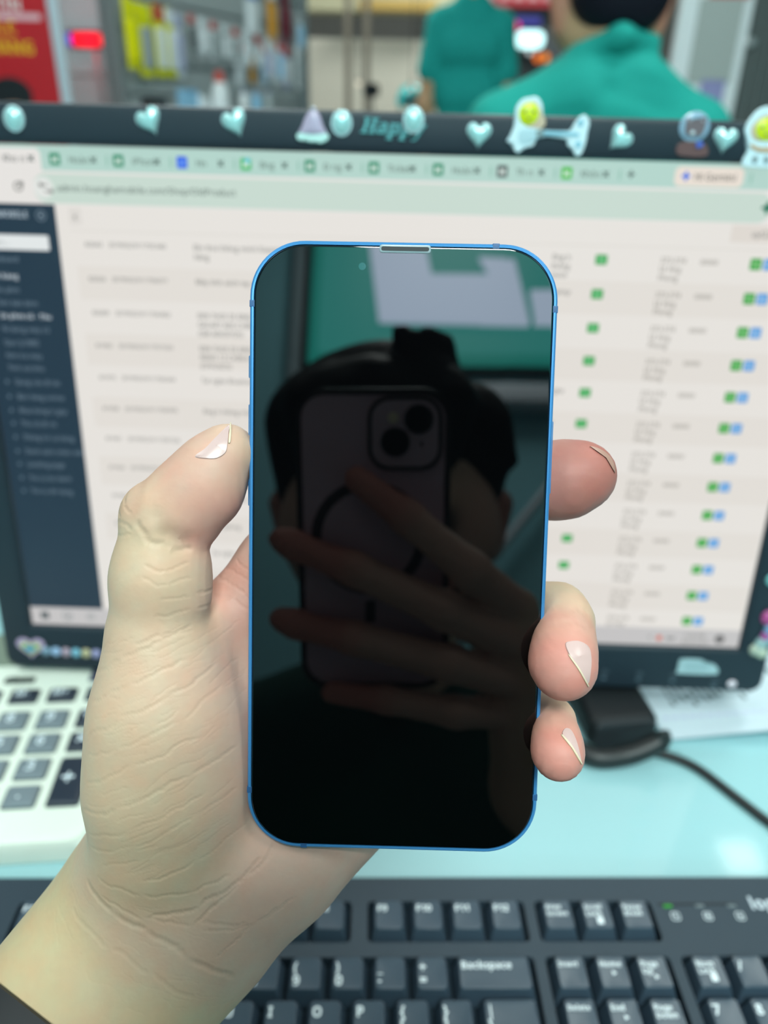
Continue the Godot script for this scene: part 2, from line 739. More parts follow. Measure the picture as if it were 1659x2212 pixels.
func sign_wall() -> void:
	# the lit sign high on the wall behind the photographer, seen only in the phone's glass
	var turn := Basis(Vector3.UP, PI)          # faces the room
	var t := thing("illuminated_sign", "lit green wall sign with broad white angular letters, mirrored in the phone's glass", "sign", Transform3D(turn, Vector3(0.42, 2.46, BACK_Z)))
	part("box", rbox(1.50, 0.72, 0.06, 0.01), mat("sign_edge", rgb(60, 70, 70), 0.5), t, Transform3D(Basis(), Vector3(0, 0, 0.03)))
	part("green_face", rbox(1.47, 0.69, 0.01, 0.006), glow("sign_green", Color(0.03, 0.92, 0.74).linear_to_srgb(), 2.9), t, Transform3D(Basis(), Vector3(0, 0, 0.063)))
	var white := glow("sign_white", Color(0.66, 0.78, 1.0).linear_to_srgb(), 9.3)
	var letters := [
		[[-0.155, 2.74], [0.022, 2.74], [0.049, 2.599], [0.079, 2.436], [0.269, 2.436], [0.235, 2.502], [0.353, 2.495], [0.401, 2.253], [-0.088, 2.261]],
		[[0.20, 2.60], [0.345, 2.60], [0.325, 2.74], [0.18, 2.74]],
		[[0.405, 2.38], [0.66, 2.38], [0.63, 2.60], [0.75, 2.60], [0.82, 2.254], [0.424, 2.254]],
	]
	for l in letters:
		var p := PackedVector2Array()
		for v in l:
			p.append(Vector2(0.42 - v[0], v[1] - 2.46))
		part("letter", slab(p, 0.068, 0.088, 0.003), white, t)
	lamp_area("illuminated_sign_glow", Vector2(1.4, 0.65), Transform3D(Basis(), Vector3(0.42, 2.46, BACK_Z - 0.10)), Color(0.6, 0.95, 1.0), 0.25)
	var rail := mat("rail_paint", rgb(205, 215, 225), 0.4)
	solo("wall_ledge", rbox(1.9, 0.065, 0.08, 0.008), rail, "pale ledge on the wall under the green sign", "ledge", at(Vector3(0.62, 2.017, BACK_Z - 0.04)))
	solo("cable_duct", rbox(0.045, 0.86, 0.03, 0.006), mat("duct_paint", rgb(150, 172, 180), 0.4), "pale upright cable duct at the sign's edge", "duct", at(Vector3(-0.365, 2.43, BACK_Z - 0.015)))
	solo("handrail", tube([Vector3(0.25, 1.46, BACK_Z - 0.05), Vector3(0.62, 1.92, BACK_Z - 0.05)], 0.013), rail, "pale slanting rail on the wall below the sign", "rail")

# ------------------------------------------------------------------ behind the monitor
func poster() -> void:
	# a red banner on a stand, its print computed
	var W := 620
	var H := 1240
	var im := Image.create(W, H, false, Image.FORMAT_RGB8)
	im.fill(rgb(198, 22, 34))
	var white := rgb(245, 240, 240)
	var gold := rgb(250, 205, 20)
	put_text(im, "UY TÍN", 412, 84, 42, white, 700)
	round_rect(im, Rect2i(380, 90, 220, 16), 8, rgb(240, 190, 200))
	put_text(im, "GIÁ CẢ", 408, 142, 44, gold, 700)
	put_text(im, "PHẢI CHĂNG", 326, 190, 44, gold, 700)
	disc(im, 480, 360, 50, 68, rgb(205, 150, 125))
	disc(im, 429, 366, 12, 20, rgb(195, 140, 118))
	disc(im, 531, 366, 12, 20, rgb(195, 140, 118))
	disc(im, 480, 295, 60, 46, rgb(28, 26, 30))
	disc(im, 436, 325, 16, 34, rgb(28, 26, 30))
	disc(im, 524, 325, 16, 34, rgb(28, 26, 30))
	disc(im, 482, 328, 42, 14, rgb(205, 150, 125))
	for e in [-1, 1]:
		disc(im, 480 + 20 * e, 352, 10, 4, rgb(40, 32, 30))
		disc(im, 480 + 20 * e, 342, 13, 3, rgb(40, 32, 30))
	disc(im, 481, 378, 8, 10, rgb(180, 122, 100))
	disc(im, 481, 402, 17, 5, rgb(160, 70, 70))
	round_rect(im, Rect2i(360, 440, 240, 800), 70, rgb(30, 150, 120))
	disc(im, 480, 440, 26, 30, rgb(195, 140, 118))
	var m := mat("banner_print", Color.WHITE, 0.35)
	m.albedo_texture = ImageTexture.create_from_image(im)
	var d := 2.15
	var w := 0.62
	var h := 1.24
	var right := P(112, 60, d)
	var t := thing("pull_up_banner", "red banner with white and yellow lettering and a man's portrait", "banner", at(Vector3(right.x - w / 2 - 0.015, 0.0, right.z), deg_to_rad(6)))
	var top := P(100, 0, d).y + 0.055
	var tri := PackedVector3Array()
	var uv := PackedVector2Array()
	var c := [Vector3(-w / 2, top - h, 0.004), Vector3(w / 2, top - h, 0.004), Vector3(w / 2, top, 0.004), Vector3(-w / 2, top, 0.004)]
	var q := [Vector2(0, 1), Vector2(1, 1), Vector2(1, 0), Vector2(0, 0)]
	for k in [0, 2, 1, 0, 3, 2]:
		tri.append(c[k])
		uv.append(q[k])
	part("print", mesh_from(tri, 30.0, uv, false), m, t)
	part("sheet", box(w, h, 0.006), mat("banner_red", rgb(190, 24, 34), 0.4), t, at(Vector3(0, top - h / 2, 0)))
	var alu := mat("banner_aluminium", rgb(205, 212, 222), 0.35, 0.2)
	part("edge_strip", rbox(0.03, h + 0.02, 0.02, 0.004), alu, t, at(Vector3(w / 2 + 0.016, top - h / 2, 0)))
	part("edge_strip", rbox(0.03, h + 0.02, 0.02, 0.004), alu, t, at(Vector3(-w / 2 - 0.016, top - h / 2, 0)))
	part("foot", rbox(w + 0.05, top - h, 0.10, 0.01), alu, t, at(Vector3(0, (top - h) / 2, 0)))

func hanging(called: String, label: String, px: float, py: float, d: float, w: float, h: float, body: StandardMaterial3D, head: StandardMaterial3D, window: StandardMaterial3D, yaw := 0.0, category := "package") -> Node3D:
	var p := P(px, py, d)              # top centre of the blister pack
	var t := thing(called, label, category, at(p, yaw), "packs hanging on the accessory wall")
	part("card", rbox(w, h, 0.006, 0.006), body, t, Transform3D(Basis(), Vector3(0, -h / 2, 0)))
	part("header", rbox(w * 0.98, h * 0.22, 0.004, 0.004), head, t, Transform3D(Basis(), Vector3(0, -h * 0.12, 0.005)))
	part("blister", rbox(w * 0.66, h * 0.56, 0.016, 0.006), window, t, Transform3D(Basis(), Vector3(0, -h * 0.60, 0.010)))
	part("hook", tube([Vector3(0, -0.008, -0.05), Vector3(0, -0.008, 0.03), Vector3(0, 0.006, 0.036)], 0.002, 6), mat("steel", rgb(190, 195, 200), 0.3, 0.8), t)
	return t

func accessory_wall() -> void:
	var grey := mat("slat_grey", rgb(150, 156, 158), 0.5)
	var a := P(302, 230, 2.60)
	var b := P(665, 230, 3.45)
	var yaw := atan2(-(b.z - a.z), b.x - a.x)
	var mid := (a + b) / 2
	var length := Vector2(b.x - a.x, b.z - a.z).length()
	var t := thing("display_wall", "grey slatted display wall hung with phone accessories", "display", at(Vector3(mid.x, 0, mid.z), yaw))
	var back := yaw
	part("panel", box(length + 0.06, 2.3, 0.04), grey, t, Transform3D(Basis(), Vector3(0, 1.15, -0.09)))
	var slat := mat("slat_pale", rgb(168, 174, 176), 0.45)
	for i in 23:
		part("slat", rbox(length + 0.06, 0.085, 0.016, 0.003), slat, t, Transform3D(Basis(), Vector3(0, 0.1 + i * 0.096, -0.062)))
	part("upright", rbox(0.03, 2.3, 0.06, 0.006), mat("upright_grey", rgb(128, 136, 138), 0.4), t, Transform3D(Basis(), Vector3(-length / 2 - 0.04, 1.15, -0.05)))
	part("upright", rbox(0.03, 2.3, 0.06, 0.006), mat("upright_grey", rgb(128, 136, 138), 0.4), t, Transform3D(Basis(), Vector3(length / 2 + 0.04, 1.15, -0.05)))
	var yel := mat("pack_yellow", rgb(242, 238, 10), 0.35)
	var wht := mat("pack_white", rgb(236, 240, 244), 0.35)
	var blu := mat("pack_blue", rgb(70, 120, 200), 0.35)
	var lil := mat("pack_lilac", rgb(190, 195, 225), 0.35)
	var red := mat("pack_red", rgb(205, 80, 70), 0.35)
	var org := mat("pack_orange", rgb(225, 160, 50), 0.35)
	var mar := mat("pack_maroon", rgb(120, 30, 50), 0.35)
	var gry := mat("pack_grey", rgb(170, 178, 180), 0.3)
	var drk := mat("pack_dark", rgb(90, 96, 100), 0.3)
	var cyn := mat("pack_cyan", rgb(150, 200, 232), 0.3)
	var f := func(px: float) -> float: return lerpf(2.60, 3.45, (px - 302) / 363.0) - 0.085
	var n := "%s hanging %s on the accessory wall"
	# the yellow packs, nearest
	hanging("blister_pack", "narrow yellow pack hanging leftmost on the accessory wall", 272, -8, f.call(272), 0.042, 0.205, yel, yel, yel, yaw)
	hanging("blister_pack", "wide yellow pack hanging second from the left on the accessory wall", 303, 6, f.call(303), 0.066, 0.215, yel, yel, gry, yaw)
	hanging("blister_pack", "yellow pack with a white window, third of the yellow packs", 336, 8, f.call(336), 0.050, 0.220, yel, red, wht, yaw)
	hanging("blister_pack", "white pack with a yellow edge right of the yellow packs", 360, 16, f.call(360), 0.038, 0.215, yel, wht, wht, yaw)
	hanging("blister_pack", "white and lilac pack at the right end of the yellow packs", 379, 28, f.call(379), 0.034, 0.205, wht, lil, lil, yaw)
	# the sloping row of cable packs
	for i in 9:
		var px := 409.0 + i * 24.0
		hanging("cable_pack", ["grey coiled cable pack with a red header beside the yellow packs", "second cable pack in the sloping row", "third cable pack in the sloping row", "fourth cable pack in the sloping row", "fifth cable pack in the sloping row", "sixth cable pack in the sloping row", "seventh cable pack in the sloping row", "eighth cable pack in the sloping row", "white cable pack at the right end of the sloping row"][i],
			px, 30 + i * 7.5, f.call(px) - 0.07, 0.036, 0.125 if i < 7 else 0.15, [gry, wht, wht, gry, wht, wht, gry, wht, wht][i], [red, wht, red, wht, red, wht, red, wht, red][i], [drk, wht, gry, wht, gry, wht, wht, lil, cyn][i], yaw)
	for i in 6:
		var px := 512.0 + i * 26.0
		hanging("charger_pack", ["white charger pack leftmost in the lower row", "pale yellow charger pack in the lower row", "blue-white charger pack in the lower row", "white charger pack right of the blue-white one", "lilac charger pack in the lower row", "white charger pack at the right end of the lower row"][i],
			px, 88 + i * 2.5, f.call(px), 0.040, 0.165, [wht, gry, wht, wht, lil, wht][i], [red, wht, red, wht, red, wht][i], [wht, org, cyn, wht, wht, gry][i], yaw)
	# the upper packs on the right
	hanging("case_pack", "white phone case pack with a blue patch at the top", 540, -30, f.call(540) - 0.05, 0.080, 0.185, wht, blu, wht, yaw)
	hanging("case_pack", "orange phone case pack beside the white and blue one", 583, -30, f.call(583) - 0.05, 0.052, 0.205, org, wht, org, yaw)
	hanging("case_pack", "maroon phone case pack between the orange and grey ones", 614, -20, f.call(614) - 0.05, 0.052, 0.195, mar, mar, mar, yaw)
	hanging("case_pack", "pale grey phone case pack at the display wall's right edge", 646, 30, f.call(646) - 0.05, 0.042, 0.140, wht, gry, cyn, yaw)
	# things along the ledge below
	var ledge_y := P(400, 240, 2.7).y - 0.02
	part("ledge", rbox(length + 0.04, 0.02, 0.24, 0.004), slat, t, Transform3D(Basis(), Vector3(0, ledge_y - 0.012, 0.06)))
	var set_at := func(px: float, py: float, d: float) -> Vector3:
		var v := P(px, py, d)
		return Vector3(v.x, ledge_y, v.z)
	var o := thing("card_reader", "dark boxy card reader on the ledge below the yellow packs", "device", at(set_at.call(333, 222, 2.58), yaw))
	part("body", rbox(0.085, 0.055, 0.05, 0.008), mat("reader_black", rgb(28, 32, 38), 0.4), o, at(Vector3(0, 0.0275, 0)))
	part("screen", rbox(0.06, 0.03, 0.003, 0.003), mat("reader_screen", rgb(40, 50, 60), 0.15), o, at(Vector3(0, 0.034, 0.026)))
	o = thing("box", "light blue carton on the ledge beside the dark card reader", "box", at(set_at.call(406, 222, 2.68), yaw))
	part("carton", rbox(0.068, 0.085, 0.04, 0.003), cyn, o, at(Vector3(0, 0.0425, 0)))
	part("flap", rbox(0.066, 0.012, 0.042, 0.002), mat("flap_blue", rgb(120, 175, 215), 0.4), o, at(Vector3(0, 0.082, 0)))
	o = thing("box", "white carton on the ledge right of the light blue one", "box", at(set_at.call(437, 222, 2.72), yaw))
	part("carton", rbox(0.05, 0.075, 0.04, 0.003), wht, o, at(Vector3(0, 0.0375, 0)))
	part("flap", rbox(0.048, 0.01, 0.042, 0.002), gry, o, at(Vector3(0, 0.07, 0)))
	o = thing("bottle", "white rounded bottle with a red cap on the ledge", "bottle", at(set_at.call(477, 222, 2.76), yaw))
	part("bottle_body", lathe([[0.0, 0.0], [0.028, 0.002], [0.034, 0.03], [0.03, 0.09], [0.018, 0.115], [0.0, 0.117]]), wht, o)
	part("cap", lathe([[0.0, 0.112], [0.017, 0.113], [0.019, 0.135], [0.012, 0.15], [0.0, 0.152]]), red, o)
	for i in 3:
		o = thing("spray_can", ["pale spray can left of two others on the ledge", "pale spray can in the middle of the three on the ledge", "pale spray can at the right of the three on the ledge"][i], "can", at(set_at.call(528 + i * 26, 224, 2.86 + i * 0.05), yaw))
		part("can", lathe([[0.0, 0.0], [0.018, 0.001], [0.018, 0.075], [0.012, 0.085], [0.0, 0.086]], 16), [wht, cyn, gry][i], o)
		part("nozzle", lathe([[0.0, 0.084], [0.006, 0.085], [0.006, 0.098], [0.0, 0.099]], 12), lil, o)
	# the glowing red sign left of the display wall
	var s := P(186, 86, 3.0)
	var led := thing("led_sign", "glowing pink-red strip sign beside the red banner", "sign", at(s))
	part("housing", rbox(0.15, 0.068, 0.02, 0.01), mat("sign_housing", rgb(70, 66, 90), 0.4), led)
	part("light_strip", rbox(0.118, 0.045, 0.008, 0.012), glow("led_red", Color(1.0, 0.02, 0.12), 1.6), led, at(Vector3(0.008, 0, 0.011)))
	part("blue_light", rbox(0.016, 0.04, 0.008, 0.004), glow("led_blue", Color(0.25, 0.3, 1.0), 0.9), led, at(Vector3(-0.064, 0, 0.011)))
	part("pole", rbox(0.02, s.y - 0.034, 0.02, 0.004), mat("pole_grey", rgb(150, 156, 160), 0.4), led, at(Vector3(0.03, -s.y / 2 - 0.017, -0.015)))
	var l := OmniLight3D.new()
	l.name = "led_sign_glow"
	l.light_color = Color(1.0, 0.1, 0.2)
	l.light_energy = 0.02
	l.light_size = 0.03
	l.shadow_enabled = true
	l.omni_range = 8.0
	l.omni_attenuation = 2.0
	add_child(l)
	l.position = s + Vector3(0, 0, 0.06)
	# a glass showcase between banner and display wall
	var g := P(195, 228, 3.35)
	var case_ := thing("glass_showcase", "pale glass showcase behind the pink-red strip sign", "showcase", at(Vector3(g.x, 0, g.z)))
	part("cabinet", box(0.62, 0.95, 0.4), mat("case_white", rgb(200, 205, 205), 0.5), case_, at(Vector3(0, 0.475, 0)))
	part("glass", box(0.60, 0.75, 0.38), clear("case_glass", Color(0.9, 0.97, 1.0), 0.25, 0.04), case_, at(Vector3(0, 1.33, 0)))
	for i in 2:
		part("post", rbox(0.022, 0.8, 0.022, 0.004), mat("case_alu", rgb(200, 208, 214), 0.35, 0.2), case_, at(Vector3(-0.3 + 0.6 * i, 1.34, 0.19)))
	part("shelf", box(0.58, 0.01, 0.34), mat("case_shelf", rgb(190, 196, 196), 0.4), case_, at(Vector3(0, 1.3, 0)))
	var back_wall := P(195, 100, 4.4)
	solo("pink_board", box(0.95, 2.4, 0.03), mat("pink_board_paint", rgb(178, 160, 162), 0.6), "dull pink wall board behind the glass showcase", "board", at(Vector3(back_wall.x - 0.1, 1.2, back_wall.z)))

func street_side() -> void:
	# beige roller shutter across the street side, in slats
	var d := 5.7
	var l := P(640, 120, d)
	var r := P(950, 120, d)
	var cx := (l.x + r.x) / 2
	var w := r.x - l.x + 0.1
	var t := thing("roller_shutter", "beige roller shutter behind the man in the far green shirt", "shutter", at(Vector3(cx, 0, l.z)))
	var slat := mat("shutter_beige", rgb(220, 212, 198), 0.5)
	for i in 23:
		part("slat", rbox(w, 0.072, 0.018, 0.006), slat, t, at(Vector3(0, 0.04 + i * 0.074, 0)))
	part("guide_rail", rbox(0.06, 1.7, 0.06, 0.005), mat("rail_brown", rgb(120, 108, 96), 0.5), t, at(Vector3(-w / 2 - 0.02, 0.85, 0.02)))
	part("guide_rail", rbox(0.06, 1.7, 0.06, 0.005), mat("rail_brown", rgb(120, 108, 96), 0.5), t, at(Vector3(w / 2 + 0.02, 0.85, 0.02)))
	var beam := P(790, 8, d - 0.2)
	solo("shutter_box", rbox(w + 0.3, 0.30, 0.2, 0.02), mat("beam_cream", rgb(214, 205, 170), 0.5), "cream shutter box above the beige roller shutter", "shutter box", at(Vector3(cx - 0.02, maxf(beam.y + 0.085, 1.95), beam.z)))
	var strip := P(830, 12, d - 0.35)
	solo("wooden_beam", rbox(0.55, 0.07, 0.08, 0.01), mat("beam_wood", rgb(206, 168, 92), 0.5), "yellow wooden beam over the roller shutter's right half", "beam", at(Vector3(strip.x + 0.1, strip.y, strip.z)))
	for i in 2:
		var p := P([752, 792][i], 230, 4.3)
		var post := thing("steel_post", ["brownish steel post left of its neighbour before the shutter", "brownish steel post with a bare bulb before the shutter"][i], "post", at(Vector3(p.x, 0, p.z)))
		part("shaft", rbox(0.035, 2.6, 0.035, 0.006), mat("post_brown", rgb(140, 126, 112), 0.45), post, at(Vector3(0, 1.3, 0)))
		part("base_plate", rbox(0.07, 0.02, 0.07, 0.01), mat("post_brown", rgb(140, 126, 112), 0.45), post, at(Vector3(0, 0.01, 0)))
	var n := 0
	for b in [[775, 180, 4.1, Color(1, 0.95, 0.85), "small white bulb by the steel posts"], [906, 168, 4.2, Color(1, 0.95, 0.92), "small white bulb beside the far man's elbow"], [888, 189, 4.2, Color(1, 0.6, 0.5), "small reddish bulb beside the far man's elbow"]]:
		var s := SphereMesh.new()
		s.radius = 0.012
		s.height = 0.024
		var v := P(b[0], b[1], b[2])
		var o := thing("light_bulb", b[4], "bulb", at(v))
		part("glass_bulb", s, glow("bulb_%d" % n, b[3], 1.1), o)
		part("socket", lathe([[0.0, 0.008], [0.007, 0.009], [0.007, 0.03], [0.0, 0.031]], 10), mat("socket_black", rgb(40, 40, 42), 0.5), o)
		part("flex", tube([Vector3(0, 0.03, 0), Vector3(0, CEIL - v.y, 0)], 0.003, 6), mat("socket_black", rgb(40, 40, 42), 0.5), o)
		n += 1
	# parked scooters seen just over the monitor
	for i in 1:
		var p := P(812, 215, 4.65)
		var sc := thing("scooter", "dark scooter parked before the shutter", "scooter", at(Vector3(p.x, 0, p.z), 0.5))
		var blk := mat("scooter_black", rgb(38, 42, 48), 0.35)
		part("body", rbox(0.28, 0.5, 0.9, 0.1, 0.1), blk, sc, at(Vector3(0, 0.62, 0)))
		part("seat", rbox(0.26, 0.12, 0.6, 0.05, 0.04), blk, sc, at(Vector3(0, 0.92, -0.15)))
		part("front_shield", rbox(0.34, 0.62, 0.12, 0.08, 0.04), mat("scooter_grey", rgb(96, 100, 106), 0.3), sc, at(Vector3(0, 0.78, 0.5)))
		part("handlebar", tube([Vector3(-0.3, 1.18, 0.42), Vector3(0, 1.13, 0.5), Vector3(0.3, 1.18, 0.42)], 0.016, 8), blk, sc)
		for s in [-1, 1]:
			part("mirror", rbox(0.10, 0.07, 0.015, 0.03), blk, sc, at(Vector3(0.26 * s, 1.30, 0.44)))
			part("mirror_stem", tube([Vector3(0.24 * s, 1.17, 0.43), Vector3(0.26 * s, 1.28, 0.44)], 0.006, 6), blk, sc)
			part("wheel", lathe([[0.10, -0.05], [0.24, -0.05], [0.26, 0.0], [0.24, 0.05], [0.10, 0.05]]), mat("tyre", rgb(26, 26, 28), 0.8), sc, Transform3D(Basis(Vector3.BACK, PI / 2), Vector3(0, 0.26, 0.55 * s)))
	var hp := at(Vector3(P(812, 215, 4.65).x, 0, P(812, 215, 4.65).z), 0.5) * Vector3(0, 1.262, 0.45)
	var hm := thing("helmet", "turquoise helmet on the dark scooter's handlebar", "helmet", at(hp).scaled_local(Vector3.ONE * 0.9))
	part("shell", lathe([[0.0, 0.085], [0.05, 0.078], [0.085, 0.045], [0.1, 0.0], [0.098, -0.04], [0.09, -0.042], [0.09, 0.0]], 24), mat("helmet_turquoise", rgb(40, 200, 200), 0.25), hm)
	part("visor", rbox(0.14, 0.05, 0.012, 0.02), mat("helmet_visor", rgb(60, 90, 96), 0.1), hm, at(Vector3(0, -0.005, 0.098)))
	part("strap", tube([Vector3(-0.09, -0.03, 0), Vector3(-0.04, -0.11, 0.02), Vector3(0.04, -0.11, 0.02), Vector3(0.09, -0.03, 0)], 0.006, 6), mat("socket_black", rgb(40, 40, 42), 0.5), hm)
	# the lit shop fronts over the road
	var b0 := P(1120, -6, 5.82)
	var rs := thing("shop_banner", "red shop banner with pale lettering over the lit signs", "banner", at(b0))
	part("board", rbox(0.62, 0.17, 0.03, 0.008), mat("shop_red", rgb(205, 60, 72), 0.5), rs, at(Vector3(0, 0.02, 0)))
	for i in 5:
		part("lettering", rbox(0.07, 0.05, 0.006, 0.008), mat("shop_letter", rgb(236, 190, 196), 0.5), rs, at(Vector3(-0.22 + i * 0.11, 0.005, 0.018)))
	var b1 := P(1120, 30, 5.98)
	solo("grey_canopy", rbox(0.60, 0.06, 0.06, 0.01), mat("canopy_grey", rgb(104, 108, 112), 0.5), "grey canopy strip under the red shop banner", "canopy", at(b1))
	for s in [
		[1138, 46, 0.22, 0.065, Color(0.26, 0.25, 0.75), 0.55, 0.02, "purple lit sign strip under the grey canopy"],
		[1144, 86, 0.22, 0.12, Color(0.80, 1.0, 1.0), 2.2, 0.05, "bright white lit sign between the two green shirts"],
		[1112, 58, 0.075, 0.065, Color(1.0, 0.05, 0.5), 1.3, 0.03, "round pink lamp beside the bright white sign"],
		[1143, 113, 0.030, 0.035, Color(0.95, 1.0, 1.0), 1.2, 0.02, "small white lamp under the bright white sign"],
		[1160, 126, 0.046, 0.060, Color(1.0, 0.48, 0.0), 1.2, 0.03, "left orange lamp of the pair by the near man's ear"],
		[1178, 125, 0.046, 0.060, Color(1.0, 0.55, 0.02), 1.2, 0.03, "right orange lamp of the pair by the near man's ear"],
	]:
		var v := P(s[0], s[1], 5.9 if s[2] > 0.1 else 5.78)
		var o := thing("street_lamp" if s[2] < 0.1 else "lit_sign", s[7], "lamp" if s[2] < 0.1 else "sign", at(v))
		part("light_face", rbox(s[2], s[3], 0.02, s[6]), glow("street_" + str(s[0]), s[4], s[5]), o, at(Vector3(0, 0, 0.02)))
		part("housing", rbox(s[2] + 0.014, s[3] + 0.014, 0.03, s[6]), mat("lamp_housing", rgb(60, 62, 66), 0.5), o, at(Vector3(0, 0, -0.006)))
		part("bracket", tube([Vector3(0, 0, -0.02), Vector3(0, 0, -7.16 - v.z)], 0.012, 8), mat("lamp_housing", rgb(60, 62, 66), 0.5), o)
	var front := P(1120, 60, 6.3)
	solo("building_facade", box(1.1, 2.6, 0.05), mat("front_grey", rgb(96, 100, 104), 0.6), "dim grey facade behind the lit signs", "facade", at(Vector3(front.x, 1.3, -7.185)))
	# white standee with a grey panel, right
	var wl := P(1452, 120, 2.5)
	var wr := P(1600, 120, 2.5)
	var wd := wr.x - wl.x
	var st := thing("display_stand", "tall white stand with a blank grey panel behind the near man", "stand", at(Vector3((wl.x + wr.x) / 2, 0, wl.z), deg_to_rad(-4)))
	var stw := mat("stand_white", rgb(232, 236, 240), 0.35)
	part("board", rbox(wd, 1.95, 0.05, 0.008), stw, st, at(Vector3(0, 0.995, 0)))
	part("grey_panel", rbox(wd * 0.62, 0.235, 0.006, 0.006), mat("stand_panel", rgb(172, 178, 176), 0.4), st, at(Vector3(0.012, P(1540, 92, 2.5).y, 0.028)))
	part("red_header", rbox(wd * 0.55, 0.16, 0.006, 0.004), mat("stand_red", rgb(190, 60, 62), 0.4), st, at(Vector3(0.03, P(1560, 8, 2.5).y + 0.08, 0.028)))
	part("purple_picture", rbox(wd * 0.34, 0.12, 0.006, 0.004), mat("stand_purple", rgb(150, 148, 196), 0.4), st, at(Vector3(0.03, P(1550, 215, 2.5).y, 0.028)))
	part("foot", rbox(wd + 0.1, 0.03, 0.34, 0.02), stw, st, at(Vector3(0, 0.015, 0)))
	# dark ribbed shutter at the far right
	var k := P(1640, 120, 3.1)
	var sh := thing("ribbed_shutter", "dark grey ribbed shutter at the right edge", "shutter", at(Vector3(k.x + 0.42, 0, k.z)))
	for i in 28:
		part("rib", rbox(0.034, 2.2, 0.03, 0.008), mat("ribbed_grey", rgb(104, 112, 112), 0.45), sh, at(Vector3(-0.5 + i * 0.038, 1.1, 0)))
	var hd := P(1636, 88, 3.0)
	part("lock", lathe([[0.0, -0.012], [0.018, -0.012], [0.02, 0.0], [0.014, 0.012], [0.0, 0.012]], 16), mat("lock_steel", rgb(215, 220, 222), 0.25, 0.6), sh, Transform3D(Basis(Vector3.RIGHT, PI / 2), Vector3(hd.x - k.x - 0.42, hd.y, 0.028)))

